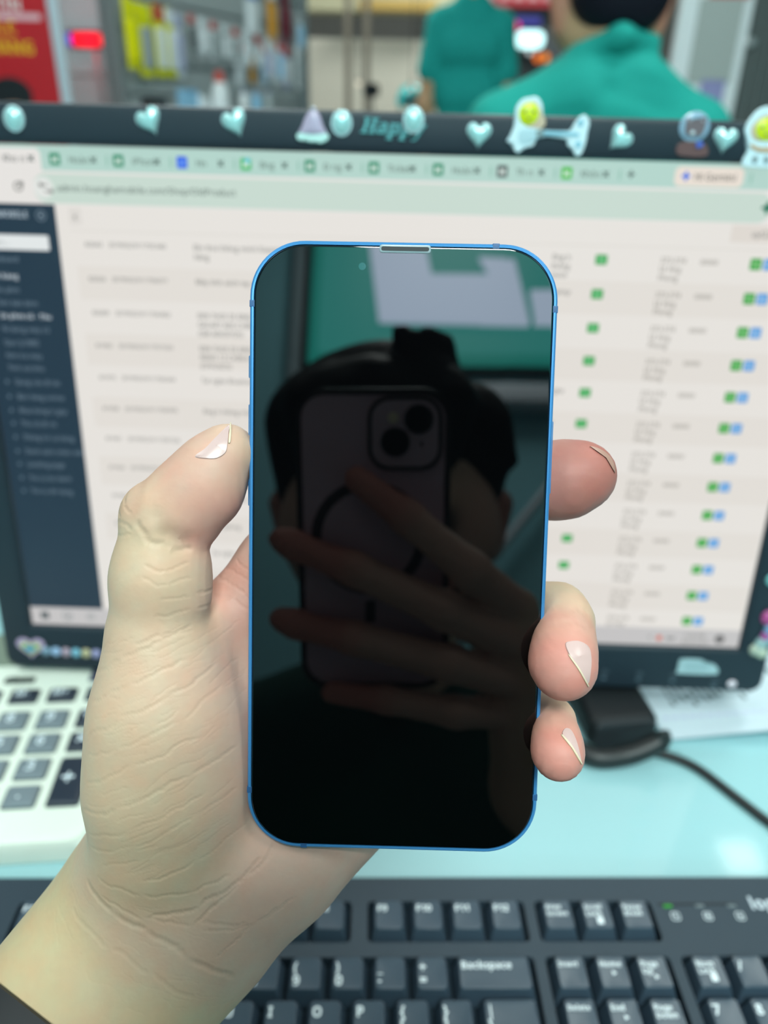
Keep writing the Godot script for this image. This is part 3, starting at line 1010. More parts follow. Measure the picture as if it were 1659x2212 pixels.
# ------------------------------------------------------------------ the desk and what stands on it
func desk() -> void:
	var top := mat("desk_top", rgb(158, 203, 209), 0.07)
	var t := thing("desk", "pale mint desk with a glossy top under keyboard, monitor and calculator", "desk", at(Vector3(0, 0, -0.42)))
	part("tabletop", rbox(1.9, 0.80, 0.03, 0.02, 0.004), top, t, Transform3D(Basis(Vector3.RIGHT, -PI / 2), Vector3(0, DESK - 0.015, 0)))
	var leg := mat("desk_leg", rgb(205, 215, 215), 0.4)
	for x in [-0.9, 0.9]:
		part("side_panel", box(0.03, DESK - 0.03, 0.7), leg, t, at(Vector3(x, (DESK - 0.03) / 2, 0)))
	part("modesty_panel", box(1.77, 0.5, 0.02), leg, t, at(Vector3(0, 0.45, -0.33)))

	# paper with a printed table, its front edge curling up
	var im := Image.create(420, 560, false, Image.FORMAT_RGB8)
	im.fill(rgb(206, 222, 232))
	var ink := rgb(112, 128, 136)
	for i in 13:
		var x := 36 + i * 11
		var y := 250.0 - (i % 3) * 20
		while y < 478 - i * 2:
			var l := 8 + int(absf(noise.get_noise_2d(y * 3.1, i * 17.0)) * 40)
			im.fill_rect(Rect2i(x, int(y), 6, l), ink)
			y += l + 6
	for c in 5:
		for i in 6:
			im.fill_rect(Rect2i(206 + c * 44 + (i % 2) * 11, 240 + i * 30 + (c * 37) % 60, 7, 20), ink)
	for i in 30:
		im.fill_rect(Rect2i(12 + i * 13, 508, 9, 8), rgb(196, 204, 228))
	var pm := mat("paper_print", Color.WHITE, 0.7)
	pm.albedo_texture = ImageTexture.create_from_image(im)
	var tri := PackedVector3Array()
	var uv := PackedVector2Array()
	var nx := 16
	var nz := 20
	var W := 0.20
	var D := 0.24
	var f := func(i: int, j: int) -> Vector3:
		var u := float(i) / nx
		var v := float(j) / nz
		var lift := 0.0015 + 0.020 * pow(maxf(v - 0.5, 0.0) / 0.5, 1.6) * (0.10 + u)
		return Vector3(u * W, lift, v * D)
	for j in nz:
		for i in nx:
			for k in [[0, 0], [1, 0], [1, 1], [0, 0], [1, 1], [0, 1]]:
				tri.append(f.call(i + k[0], j + k[1]))
				uv.append(Vector2(float(i + k[0]) / nx, float(j + k[1]) / nz))
	for j in nz:
		for i in nx:
			for k in [[0, 0], [1, 1], [1, 0], [0, 0], [0, 1], [1, 1]]:
				tri.append(f.call(i + k[0], j + k[1]) - Vector3(0, 0.0003, 0))
				uv.append(Vector2(float(i + k[0]) / nx, float(j + k[1]) / nz))
	solo("paper_sheet", mesh_from(tri, 60.0, uv, false), pm, "printed white sheet curling up beside the black cable", "paper", at(Vector3(0.180, DESK, -0.624), deg_to_rad(3)))

	# the black adapter under the monitor and its cables
	var blk := mat("adapter_black", rgb(22, 27, 30), 0.5)
	var a := thing("power_adapter", "black boxy power adapter under the monitor's right half", "adapter", at(Vector3(0.158, DESK, -0.414), 0.12))
	part("housing", rbox(0.047, 0.025, 0.066, 0.007, 0.004), blk, a, at(Vector3(0, 0.0125, 0)))
	part("rim", rbox(0.042, 0.021, 0.073, 0.006, 0.002), mat("adapter_rim", rgb(40, 46, 50), 0.45), a, at(Vector3(0, 0.013, 0)))
	part("plug", rbox(0.022, 0.02, 0.03, 0.005), blk, a, at(Vector3(0.0, 0.014, -0.045)))
	var cord := mat("cord_black", rgb(26, 32, 34), 0.45)
	var g := DESK + 0.003
	solo("monitor_cable", tube(smooth_path([Vector3(0.176, g, -0.3735), Vector3(0.188, g, -0.3710), Vector3(0.2048, g, -0.360), Vector3(0.2227, g, -0.3331), Vector3(0.2327, g, -0.3178), Vector3(0.252, g, -0.292), Vector3(0.30, g, -0.26)]), 0.003), cord, "black cable winding across the desk to the lower right", "cable")
	solo("loop_cable", tube(smooth_path([Vector3(0.085, g + 0.016, -0.455), Vector3(0.107, g + 0.016, -0.430), Vector3(0.117, g + 0.010, -0.402), Vector3(0.124, g + 0.005, -0.380), Vector3(0.138, g + 0.004, -0.364), Vector3(0.160, g + 0.006, -0.364), Vector3(0.180, g + 0.014, -0.368), Vector3(0.1805, g + 0.019, -0.371)]), 0.0066), cord, "thick black cable looped before the adapter", "cable")
	solo("white_cable", tube(smooth_path([Vector3(0.128, g + 0.012, -0.500), Vector3(0.122, g + 0.006, -0.462), Vector3(0.136, g + 0.003, -0.444), Vector3(0.160, g + 0.012, -0.475), Vector3(0.20, g + 0.02, -0.52)]), 0.0035), mat("cord_white", rgb(206, 214, 180), 0.45), "yellowish white cable sagging under the monitor", "cable")
	solo("grey_cable", tube(smooth_path([Vector3(0.13, g + 0.010, -0.50), Vector3(0.155, g + 0.006, -0.478), Vector3(0.185, g + 0.006, -0.470), Vector3(0.215, g + 0.010, -0.50)]), 0.005), mat("cord_grey", rgb(140, 138, 156), 0.45), "grey lilac cable behind the black adapter", "cable")
	solo("thin_cable", tube(smooth_path([Vector3(0.03, g, -0.40), Vector3(0.09, g, -0.385), Vector3(0.122, g, -0.3885)]), 0.0022), cord, "thin black cable lying behind the phone on the desk", "cable")

var mt: Transform3D          # the screen's middle: x right, y up, z towards the viewer
func mon_uv(px: float, py: float) -> Vector2:      # where a sight line meets the monitor's face
	var d := cb * Vector3((px - 829.5) / FPX, -(py - 1106.0) / FPX, -1.0)
	var s := (mt.origin - EYE).dot(mt.basis.z) / d.dot(mt.basis.z)
	var w := EYE + d * s - mt.origin
	return Vector2(w.dot(mt.basis.x), w.dot(mt.basis.y))

func screen_picture() -> Image:
	var im := Image.create(1680, 1050, false, Image.FORMAT_RGB8)
	var page := rgb(236, 231, 225)
	var ink := rgb(128, 126, 122)
	im.fill(page)
	im.fill_rect(Rect2i(0, 0, 1680, 46), rgb(184, 216, 206))
	round_rect(im, Rect2i(-20, 6, 178, 60), 12, rgb(236, 232, 228))
	im.fill_rect(Rect2i(0, 45, 1680, 62), rgb(236, 232, 228))
	round_rect(im, Rect2i(138, 50, 1420, 54), 26, rgb(205, 222, 211))
	disc(im, 157, 76, 19, 19, rgb(232, 234, 230))
	for o in [[150, 70], [158, 81]]:
		im.fill_rect(Rect2i(o[0], o[1], 14, 3), ink)
		disc(im, o[0] + 2 + (o[0] - 150) * 1.5, o[1] + 1, 4, 4, ink)
	disc(im, 108, 75, 9, 9, ink)
	disc(im, 108, 75, 6, 6, rgb(236, 232, 228))
	im.fill_rect(Rect2i(109, 66, 9, 8), ink)
	disc(im, 62, 75, 3, 8, ink)
	put_text(im, "admin.hoanghamobile.com/Shop/OldProduct", 182, 82, 17, rgb(92, 104, 98), 400)
	var names := ["Hoàn", "iPhon", "Hướn", "Bảng", "Đề ng", "Ticket", "Hoàn", "Thẻ n", "Khôn"]
	var hues := [rgb(30, 140, 100), rgb(30, 140, 100), rgb(40, 90, 235), rgb(40, 185, 90), rgb(30, 140, 100), rgb(30, 140, 100), rgb(30, 140, 100), rgb(80, 84, 84), rgb(60, 190, 40)]
	put_text(im, "Kho n", 84, 31, 17, rgb(90, 90, 88), 400)
	put_text(im, "×", 132, 34, 26, rgb(60, 70, 66), 700)
	for k in 9:
		var x := 185 + k * 122
		round_rect(im, Rect2i(x - 10, 14, 20, 21), 4, hues[k])
		if k == 3:
			im.fill_rect(Rect2i(x - 2, 14, 10, 9), rgb(90, 205, 220))
		im.fill_rect(Rect2i(x - 5, 21, 10, 8), rgb(225, 240, 232) if k != 2 else rgb(110, 160, 250))
		put_text(im, names[k], x + 26, 31, 17, rgb(95, 112, 104), 400)
		put_text(im, "×", x + 67, 34, 26, rgb(60, 76, 70), 700)
		im.fill_rect(Rect2i(x + 99, 16, 3, 18), rgb(140, 190, 172))
	put_text(im, "+", 1275, 33, 28, rgb(70, 86, 80), 700)
	round_rect(im, Rect2i(1365, 7, 130, 35), 12, rgb(238, 226, 214))
	disc(im, 1387, 24, 3, 9, rgb(60, 110, 230))
	disc(im, 1387, 24, 9, 3, rgb(60, 110, 230))
	put_text(im, "Hỏi Gemini", 1402, 31, 18, rgb(90, 84, 78), 400)
	im.fill_rect(Rect2i(1508, 16, 3, 18), rgb(140, 190, 172))
	im.fill_rect(Rect2i(1640, 24, 12, 3), ink)
	disc(im, 1551, 76, 12, 4, rgb(10, 110, 80))
	disc(im, 1551, 76, 4, 12, rgb(10, 110, 80))
	# side menu
	im.fill_rect(Rect2i(0, 106, 174, 897), rgb(33, 50, 68))
	put_text(im, "HOANGHAMOBILE", -22, 132, 16, rgb(190, 205, 215), 700)
	disc(im, 145, 127, 10, 10, rgb(120, 138, 152))
	disc(im, 145, 127, 8, 8, rgb(40, 58, 76))
	put_text(im, "<", 141, 132, 14, rgb(190, 205, 215), 700)
	round_rect(im, Rect2i(6, 164, 148, 29), 4, rgb(232, 236, 236))
	put_text(im, "Tìm kiếm...", 14, 184, 14, rgb(170, 176, 178), 400)
	var items := ["Dashboard", "Bán hàng", "Sản phẩm", "Sim bán kèm", "Sản phẩm cũ - Thu", "Nội dung máy cũ", "Quản lý IMEI", "Kiểm tra máy", "Tính xuất kho", "Quảng cáo đối tác", "Bán hàng online", "Mua hàng trả góp", "Thu cũ đổi mới", "Thông tin cửa hàng", "Danh sách nhân viên", "Landing page", "Tra cứu bảo hành", "Tra cứu đơn hàng"]
	var ys := [211, 244, 271, 297, 323, 350, 378, 405, 431, 461, 493, 523, 552, 583, 615, 645, 677, 708]
	for i in 18:
		var bold := i == 1 or i == 4
		put_text(im, items[i], 34 if i in [2, 3, 4, 5, 6, 7, 8] else (20 if i < 2 else 44), ys[i] + 5, 14, rgb(214, 222, 228) if bold else rgb(132, 150, 164), 700 if bold else 400)
		if i > 8:
			disc(im, 28, ys[i], 4, 4, rgb(90, 110, 126))
	# list
	round_rect(im, Rect2i(200, 112, 24, 30), 4, rgb(226, 221, 215))
	put_text(im, "‹", 208, 134, 20, ink, 700)
	round_rect(im, Rect2i(1490, 108, 150, 32), 4, rgb(228, 220, 212))
	put_text(im, "uyt22", 1530, 130, 16, ink, 400)
	im.fill_rect(Rect2i(200, 152, 1460, 2), rgb(226, 221, 214))
	var prod := [["Điện thoại thông minh Xiaomi", "hãng"], ["Máy tính xách tay Asus VivoBook"], ["ĐIỆN THOẠI DI ĐỘNG SAMSUNG", "GALAXY A06 CHÍNH HÃNG", "(SM-A065F/DS)"], ["ĐIỆN THOẠI DI ĐỘNG OPPO", "RENO 12 CHÍNH HÃNG", "(CPH2625)"], ["Tai nghe Bluetooth AirPods"], ["Đồng hồ thông minh"], ["Cáp sạc nhanh"], ["Máy tính bảng iPad"], ["Loa Bluetooth"], ["Sạc dự phòng"], ["Tai nghe có dây"], ["Ốp lưng chính hãng"], ["Kính cường lực"]]
	var kinds := [["Đồng hồ", "thông", "minh"], ["Laptop"], [], [], ["Tai nghe"], ["Đồng hồ"], ["Cáp"], ["iPad"], ["Loa"], ["Sạc"], ["Tai nghe"], ["Ốp"], ["Kính"]]
	for r in 13:
		var y := 178.0 + r * 66.85
		if r % 2 == 1:
			im.fill_rect(Rect2i(205, int(y) - 24, 1470, 66), rgb(232, 226, 219))
		if y > 985:
			continue
		put_text(im, str(82043 - r * 17), 225, y + 5, 13, ink, 400)
		put_text(im, "3579" + str(552911755340 + r * 731), 272, y + 5, 13, ink, 400)
		for i in prod[r].size():
			put_text(im, prod[r][i], 441, y + 6 + i * 18, 14, ink, 400)
		for i in kinds[r].size():
			put_text(im, kinds[r][i], 1150, y + 4 + i * 17, 14, ink, 400)
		round_rect(im, Rect2i(1235, int(y) - 8, 23, 19), 4, rgb(42, 165, 70))
		im.fill_rect(Rect2i(1242, int(y) - 2, 9, 7), rgb(150, 215, 165))
		for i in 3:
			put_text(im, ["373-374", "Lê Hồng", "Phong"][i], 1362, y + 5 + i * 16.5, 14, rgb(140, 134, 126), 400)
		put_text(im, "00000", 1440, y + 5, 13, rgb(140, 134, 126), 400)
		round_rect(im, Rect2i(1538, int(y) - 9, 22, 22), 4, rgb(50, 165, 60))
		im.fill_rect(Rect2i(1545, int(y) - 2, 8, 8), rgb(160, 215, 150))
		round_rect(im, Rect2i(1564, int(y) - 9, 22, 22), 4, rgb(90, 160, 225))
		disc(im, 1575, y + 2, 5, 5, rgb(170, 205, 238))
	put_text(im, "●", 1450, 870, 18, ink, 400)
	# task bar
	im.fill_rect(Rect2i(0, 1003, 1680, 47), rgb(202, 199, 199))
	for i in 2:
		for j in 2:
			im.fill_rect(Rect2i(23 + i * 10, 1016 + j * 10, 9, 9), rgb(70, 80, 84))
	disc(im, 87, 1026, 12, 12, rgb(150, 156, 158))
	disc(im, 87, 1026, 9, 9, rgb(202, 199, 199))
	im.fill_rect(Rect2i(85, 1024, 6, 6), rgb(120, 126, 128))
	im.fill_rect(Rect2i(132, 1018, 20, 5), rgb(165, 168, 168))
	im.fill_rect(Rect2i(132, 1027, 20, 5), rgb(165, 168, 168))
	put_text(im, "<", 1464, 1034, 16, ink, 700)
	disc(im, 1492, 1030, 7, 7, rgb(214, 110, 92))
	im.fill_rect(Rect2i(1508, 1026, 20, 8), rgb(150, 148, 148))
	put_text(im, "7:28 PM", 1548, 1026, 14, ink, 400)
	put_text(im, "8/20/2025", 1546, 1044, 14, ink, 400)
	disc(im, 1634, 1028, 12, 12, rgb(120, 116, 116))
	put_text(im, "◄", 1628, 1033, 14, rgb(60, 58, 58), 400)
	return im

func heart(w: float, h: float, seg := 28) -> PackedVector2Array:
	var out := PackedVector2Array()
	for i in seg:
		var a := TAU * i / seg
		var x := pow(sin(a), 3)
		var y := (13 * cos(a) - 5 * cos(2 * a) - 2 * cos(3 * a) - cos(4 * a)) / 16.0
		out.append(Vector2(x * w / 2, (y + 0.12) * h / 2 * 0.94))
	return out

func outline(pts: Array, k := 0.001, per := 4) -> PackedVector2Array:      # smooth closed curve through points in millimetres
	var out := PackedVector2Array()
	var n := pts.size()
	for i in n:
		var a := Vector2(pts[(i + n - 1) % n][0], pts[(i + n - 1) % n][1])
		var b := Vector2(pts[i][0], pts[i][1])
		var c := Vector2(pts[(i + 1) % n][0], pts[(i + 1) % n][1])
		var d := Vector2(pts[(i + 2) % n][0], pts[(i + 2) % n][1])
		for j in per:
			out.append(b.cubic_interpolate(c, a, d, float(j) / per) * k)
	return out

func on_bezel(px: float, py: float, turn := 0.0) -> Transform3D:
	var u := mon_uv(px, py)
	return mt * Transform3D(Basis(Vector3.BACK, turn), Vector3(u.x, u.y, 0.0031))

func monitor() -> void:
	var r := Vector3(0.9999, -0.0061, 0.0152).normalized()
	var n := Vector3(-0.0145, 0.1047, 0.9944).normalized()
	var u := n.cross(r).normalized()
	r = u.cross(n)
	mt = Transform3D(Basis(r, u, n), Vector3(0.0024, 0.9579, -0.4304))
	var root := Transform3D(Basis(), Vector3(0.0, DESK, -0.53))
	var t := thing("monitor", "black computer monitor showing a web page, its frame decorated with stickers", "monitor", root)
	var inv := root.inverse() * mt
	var navy := mat("bezel_black", rgb(22, 37, 48), 0.5)
	# frame: outer rounded outline, opening for the screen, in four mitred rings
	var ow := 0.517
	var oh := 0.347
	var oc := Vector2(0.0, -0.006)
	var iw := 0.477
	var ih := 0.2956
	var rings := []
	for s in [[ow - 0.006, oh - 0.006, 0.007, oc, -0.03], [ow, oh, 0.008, oc, -0.026], [ow, oh, 0.008, oc, -0.0005], [ow - 0.002, oh - 0.002, 0.0075, oc, 0.0025], [ow - 0.006, oh - 0.006, 0.007, oc, 0.003], [iw + 0.006, ih + 0.006, 0.002, Vector2.ZERO, 0.003], [iw, ih, 0.001, Vector2.ZERO, 0.0008], [iw, ih, 0.001, Vector2.ZERO, -0.004]]:
		var ring := PackedVector3Array()
		for p in rr(s[0], s[1], s[2], 5):
			ring.append(Vector3(p.x + s[3].x, p.y + s[3].y, s[4]))
		rings.append(ring)
	rings.append(rings[0])
	part("bezel", mesh_from(loft(rings, PackedVector3Array(), false)), navy, t, inv)
	# screen
	var m := mat("screen_picture", Color(0.02, 0.02, 0.02), 0.35)
	m.emission_enabled = true
	m.emission = Color.BLACK
	m.emission_texture = ImageTexture.create_from_image(screen_picture())
	m.emission_energy_multiplier = 1.04
	var tri := PackedVector3Array()
	var uv := PackedVector2Array()
	var c := [Vector2(0, 1), Vector2(1, 1), Vector2(1, 0), Vector2(0, 0)]
	for k in [0, 2, 1, 0, 3, 2]:
		uv.append(c[k])
		tri.append(Vector3((c[k].x - 0.5) * 0.476, (0.5 - c[k].y) * 0.2946, -0.001))
	part("screen", mesh_from(tri, 30.0, uv, false), m, t, inv)
	lamp_area("monitor_screen_glow", Vector2(0.47, 0.29), mt * Transform3D(Basis(Vector3.UP, PI), Vector3(0, 0, 0.004)), Color(1.0, 0.97, 0.93), 0.008)
	part("back_housing", rbox(0.44, 0.28, 0.045, 0.03, 0.015), navy, t, inv * Transform3D(Basis(), Vector3(0, 0, -0.048)))
	part("neck", rbox(0.07, 0.16, 0.03, 0.01), navy, t, Transform3D(Basis(Vector3.RIGHT, -0.1), Vector3(0, 0.085, 0.012)))
	part("base", rbox(0.24, 0.16, 0.012, 0.05, 0.003), navy, t, Transform3D(Basis(Vector3.RIGHT, -PI / 2), Vector3(0, 0.006, 0.02)))
	var mark := mat("bezel_mark", rgb(96, 116, 128), 0.5)
	for p in [[1303, 1447], [1378, 1450], [1451, 1453], [1539, 1466]]:
		var o := mon_uv(p[0], p[1])
		var b := part("menu_button", mesh_from(loft([lay(oval(0.005, 0.0042, 16), 0.0), lay(oval(0.005, 0.0042, 16), 0.0006), lay(oval(0.004, 0.0034, 16), 0.0008)])), mat("button_navy", rgb(52, 64, 74), 0.4), t, inv * Transform3D(Basis(), Vector3(o.x, o.y, 0.003)))
		part("button_mark", rbox(0.0032, 0.0012, 0.0002, 0.0004), mark, b, at(Vector3(0, -0.0045, 0.0001)))
	var pw := mon_uv(1577, 1472)
	part("power_button", dome(oval(0.0062, 0.0052, 20), 0.0012), mat("power_white", rgb(235, 222, 232), 0.25), t, inv * Transform3D(Basis(), Vector3(pw.x, pw.y, 0.003)))
	stickers()

func stickers() -> void:
	var gem := mat("gem_mint", rgb(176, 226, 226), 0.12, 0.25)
	gem.clearcoat_enabled = true
	gem.clearcoat = 1.0
	gem.clearcoat_roughness = 0.03
	var g := "gem stickers along the monitor's top edge"
	# [px, py, w, h, turn, label]
	for s in [
		[328, 264, 0.0128, 0.0150, 0.45, "shiny mint heart gem on the monitor's top edge, leftmost heart"],
		[511, 268, 0.0125, 0.0152, 0.40, "shiny mint heart gem left of the jelly sticker"],
		[1033, 294, 0.0125, 0.0142, 0.0, "upright mint heart gem right of the word sticker"],
		[1334, 302, 0.0118, 0.0140, -0.75, "mint heart gem tilted right, beyond the key-shaped sticker"],
		[1560, 305, 0.0122, 0.0140, -0.08, "mint heart gem between the bear and the cut-off astronaut"]]:
		var o := thing("heart_gem", s[5], "gem sticker", on_bezel(s[0], s[1], s[4]), g)
		part("facets", dome(heart(s[2], s[3]), 0.0034, 4), gem, o)
		part("foil", slab(heart(s[2] * 1.04, s[3] * 1.04), -0.0001, 0.0006, 0.0002), mat("gem_foil", rgb(205, 228, 232), 0.25, 0.4), o)
	for s in [[37, 258, 0.0112, 0.0128, "round mint gem at the far left of the monitor's top edge"], [739, 268, 0.0112, 0.0126, "round mint gem between the jelly and the word sticker"], [893, 262, 0.0112, 0.0130, "round mint gem stuck over the word sticker's end"]]:
		var o := thing("round_gem", s[4], "gem sticker", on_bezel(s[0], s[1]), g)
		o.transform = o.transform * Transform3D(Basis(), Vector3(0, 0, 0.0013 if s[0] == 893 else 0.0))
		part("facets", dome(oval(s[2] * 0.86, s[3] * 0.86), 0.0034, 4), gem, o)
		part("foil", slab(oval(s[2], s[3]), -0.0001, 0.0009, 0.0003), mat("gem_foil", rgb(205, 228, 232), 0.25, 0.4), o)
	# jelly
	var j := thing("jelly_sticker", "lilac bell-shaped jelly sticker with a frilled mint foot", "sticker", on_bezel(677, 274))
	part("bell", dome(outline([[-6.8, -4.4], [-5.6, 0.2], [-3.2, 5.4], [0.4, 8.4], [3.6, 5.4], [5.6, 0.2], [6.8, -4.4]]), 0.0022, 5), mat("jelly_lilac", rgb(178, 166, 190), 0.2), j)
	part("frill", slab(outline([[-7.6, -3.6], [-8.2, -6.2], [-5.6, -7.2], [-3.4, -6.8], [-1.2, -7.8], [1.4, -7.4], [3.6, -8.0], [6.2, -7.4], [8.2, -6.0], [7.6, -3.4], [0, -4.0]]), 0.0, 0.0014, 0.0004), mat("jelly_mint", rgb(190, 226, 222), 0.3), j)
	part("tip", dome(oval(0.0026, 0.0022, 14), 0.0026), mat("jelly_tip", rgb(214, 214, 226), 0.3), j, at(Vector3(0.0004, 0.0082, 0)))
	# word
	var w := thing("word_sticker", "teal sticker spelling Happy in joined letters", "sticker", on_bezel(850, 281, -0.03))
	var slant := Transform3D(Basis(Vector3(1.06, 0, 0), Vector3(0.30, 1.0, 0), Vector3(0, 0, 1)), Vector3(0.0, 0.0008, 0.0006))
	part("lettering", text("Happy", 0.0072, 0.0008, font("Droid Serif", 700)), mat("word_teal", rgb(96, 168, 172), 0.35), w, slant)
	# astronaut with the key
	var rim := mat("sticker_white", rgb(206, 228, 236), 0.3)
	var blu := mat("sticker_blue", rgb(128, 186, 206), 0.3)
	var yel := mat("sticker_yellow", rgb(206, 222, 16), 0.3)
	var drk := mat("sticker_dark", rgb(96, 104, 84), 0.4)
	var tan := mat("sticker_tan", rgb(196, 176, 150), 0.35)
	var a := thing("astronaut_sticker", "white astronaut sticker with a yellow face holding a long blue-white key", "sticker", on_bezel(1185, 285))
	part("cut_edge", slab(outline([[-20.5, -2.5], [-18.6, 3.5], [-18.8, 10.0], [-16.0, 14.2], [-12.0, 15.4], [-8.2, 15.6], [-5.2, 12.2], [-4.4, 6.0], [-5.4, 1.2], [-3.0, 0.2], [10.0, 0.3], [12.0, 3.6], [16.5, 8.2], [20.0, 5.0], [19.6, 0.0], [19.2, -5.0], [17.4, -10.6], [14.4, -11.0], [12.8, -8.0], [9.6, -6.2], [9.0, -3.6], [-5.0, -2.6], [-8.0, -7.0], [-13.0, -8.4], [-15.2, -10.6], [-18.0, -9.2], [-18.6, -6.2], [-22.0, -5.4]], 0.001, 3), 0.0, 0.0011, 0.0004), rim, a)
	part("face", dome(oval(0.0108, 0.0112, 24), 0.0016, 4), yel, a, at(Vector3(-0.0117, 0.0077, 0.0009)))
	part("helmet", dome(outline([[-17.2, 5.0], [-16.4, 10.4], [-12.8, 13.8], [-9.0, 14.0], [-6.2, 10.0], [-6.0, 5.0], [-11.6, 1.6]], 0.00102), 0.0007, 3), tan, a, at(Vector3(0, 0, 0.0009)))
	for e in [-1, 1]:
		part("eye", dome(oval(0.0016, 0.0016, 10), 0.0004, 3), drk, a, at(Vector3(-0.0117 + 0.0022 * e, 0.0085, 0.0024)))
	part("mouth", dome(oval(0.002, 0.0012, 10), 0.0004, 3), drk, a, at(Vector3(-0.0117, 0.0055, 0.0024)))
	part("suit", dome(outline([[-17.5, -3.0], [-15.5, 1.2], [-9.0, 1.0], [-7.0, -3.0], [-11.0, -6.4], [-16.0, -7.0]]), 0.0009, 3), mat("suit_pale", rgb(176, 206, 216), 0.3), a, at(Vector3(0, 0, 0.0009)))
	part("arm", dome(outline([[-11.0, -1.0], [-8.4, 0.6], [-6.2, -1.4], [-8.6, -4.6]]), 0.0010, 3), mat("suit_grey", rgb(120, 138, 142), 0.35), a, at(Vector3(0, 0, 0.0010)))
	part("shaft", rbox(0.0215, 0.0016, 0.0006, 0.0006), blu, a, Transform3D(Basis(Vector3.BACK, -0.02), Vector3(0.0045, -0.0011, 0.0013)))
	for e in [[15.4, 4.2, 3.0, 4.4], [15.4, -6.0, 3.4, 4.0]]:
		part("bit", dome(oval(e[2] * 0.001, e[3] * 0.001, 14), 0.0006, 3), blu, a, at(Vector3(e[0] * 0.001, e[1] * 0.001, 0.0010)))
	# bear in a round helmet
	var b := thing("bear_sticker", "see-through sticker of a brown bear's head in a round bubble", "sticker", on_bezel(1494, 292))
	part("body", slab(outline([[-8.0, -6.0], [-5.0, -3.6], [4.0, -3.4], [8.2, -6.0], [7.6, -10.2], [-6.0, -10.0]]), 0.0, 0.0006, 0.0002), mat("bear_red", rgb(96, 66, 66), 0.5), b)
	part("bubble", dome(oval(0.0158, 0.0146, 28), 0.0012, 4), mat("bubble_blue", rgb(138, 168, 190), 0.25), b, at(Vector3(-0.0002, 0.0036, 0)))
	part("head", slab(outline([[-4.6, 4.8], [-2.6, 3.8], [2.6, 4.0], [4.8, 5.2], [5.2, 2.0], [4.0, -3.0], [0, -4.0], [-4.2, -3.0], [-5.2, 1.4]]), 0.0, 0.0004, 0.0001), mat("bear_brown", rgb(104, 92, 98), 0.5), b, at(Vector3(-0.0002, 0.003, 0.0011)))
	part("muzzle", dome(oval(0.0026, 0.0022, 14), 0.0004, 3), mat("muzzle_pale", rgb(190, 204, 212), 0.4), b, at(Vector3(-0.0012, 0.0006, 0.0014)))
	for e in [-1, 1]:
		part("eye", dome(oval(0.0016, 0.0016, 10), 0.0004, 3), mat("bear_eye", rgb(150, 150, 160), 0.4), b, at(Vector3(0.0033 * e - 0.0002, 0.0064, 0.0014)))
	part("bow", slab(outline([[1.6, -4.0], [3.4, -3.2], [5.4, -4.2], [4.4, -6.0], [2.4, -6.2]]), 0.0, 0.0006, 0.0001), mat("bow_blue", rgb(70, 96, 186), 0.4), b, at(Vector3(0, 0, 0.0007)))
	# astronaut at the right edge
	var c := thing("astronaut_sticker", "white astronaut sticker with a yellow face at the monitor's top right corner", "sticker", on_bezel(1642, 302))
	part("cut_edge", slab(outline([[-10.6, 4.0], [-8.4, 10.0], [-4.0, 14.4], [2.0, 15.2], [7.0, 12.6], [10.0, 7.0], [10.4, 2.0], [8.0, -2.0], [8.4, -6.0], [8.0, -12.6], [3.0, -13.6], [-2.0, -13.4], [-8.4, -12.8], [-8.6, -9.6], [-7.2, -6.0], [-7.8, -1.6]]), 0.0, 0.0011, 0.0004), rim, c)
	part("helmet", dome(outline([[-8.2, 4.4], [-5.4, 9.6], [0.6, 12.4], [6.4, 9.6], [8.2, 4.4], [5.6, -0.6], [-4.6, -0.8]]), 0.0007, 3), tan, c, at(Vector3(0, 0, 0.0009)))
	part("face", dome(oval(0.0124, 0.0114, 24), 0.0016, 4), yel, c, at(Vector3(0.0006, 0.0045, 0.0009)))
	for e in [-1, 1]:
		part("eye", dome(oval(0.0018, 0.0016, 10), 0.0004, 3), drk, c, at(Vector3(0.0004 + 0.0025 * e, 0.0052, 0.0024)))
	part("mouth", dome(oval(0.002, 0.0012, 10), 0.0004, 3), drk, c, at(Vector3(0.0004, 0.0022, 0.0024)))
	part("belt", slab(outline([[-6.0, -2.4], [-1.0, -4.0], [6.4, -3.6], [5.8, -6.0], [-1.0, -6.2], [-5.6, -4.4]]), 0.0, 0.0005, 0.0001), mat("belt_tan", rgb(190, 160, 128), 0.4), c, at(Vector3(0, 0, 0.0010)))
	for e in [-1, 1]:
		part("boot", dome(oval(0.0034, 0.0042, 12), 0.0007, 3), mat("boot_grey", rgb(128, 146, 152), 0.4), c, at(Vector3(0.0004 + 0.003 * e, -0.0098, 0.0010)))
	# lower left: heart and beads
	var h := thing("rainbow_heart_sticker", "rainbow heart sticker in the monitor's lower left corner", "sticker", on_bezel(72, 1394, -0.03))
	part("lilac_edge", slab(heart(0.0195, 0.0185), 0.0, 0.0008, 0.0003), mat("heart_lilac", rgb(178, 158, 190), 0.35), h)
	part("yellow_band", slab(heart(0.0140, 0.0126), 0.0, 0.0004, 0.0001), mat("heart_yellow", rgb(172, 182, 120), 0.35), h, at(Vector3(0, -0.0003, 0.0007)))
	part("blue_core", slab(heart(0.0082, 0.0066), 0.0, 0.0004, 0.0001), mat("heart_blue", rgb(60, 150, 190), 0.35), h, at(Vector3(-0.0004, -0.0006, 0.0010)))
	var hues := [rgb(120, 150, 170), rgb(150, 180, 214), rgb(170, 150, 166), rgb(120, 178, 200), rgb(184, 178, 140), rgb(150, 150, 190), rgb(150, 190, 200), rgb(190, 160, 170)]
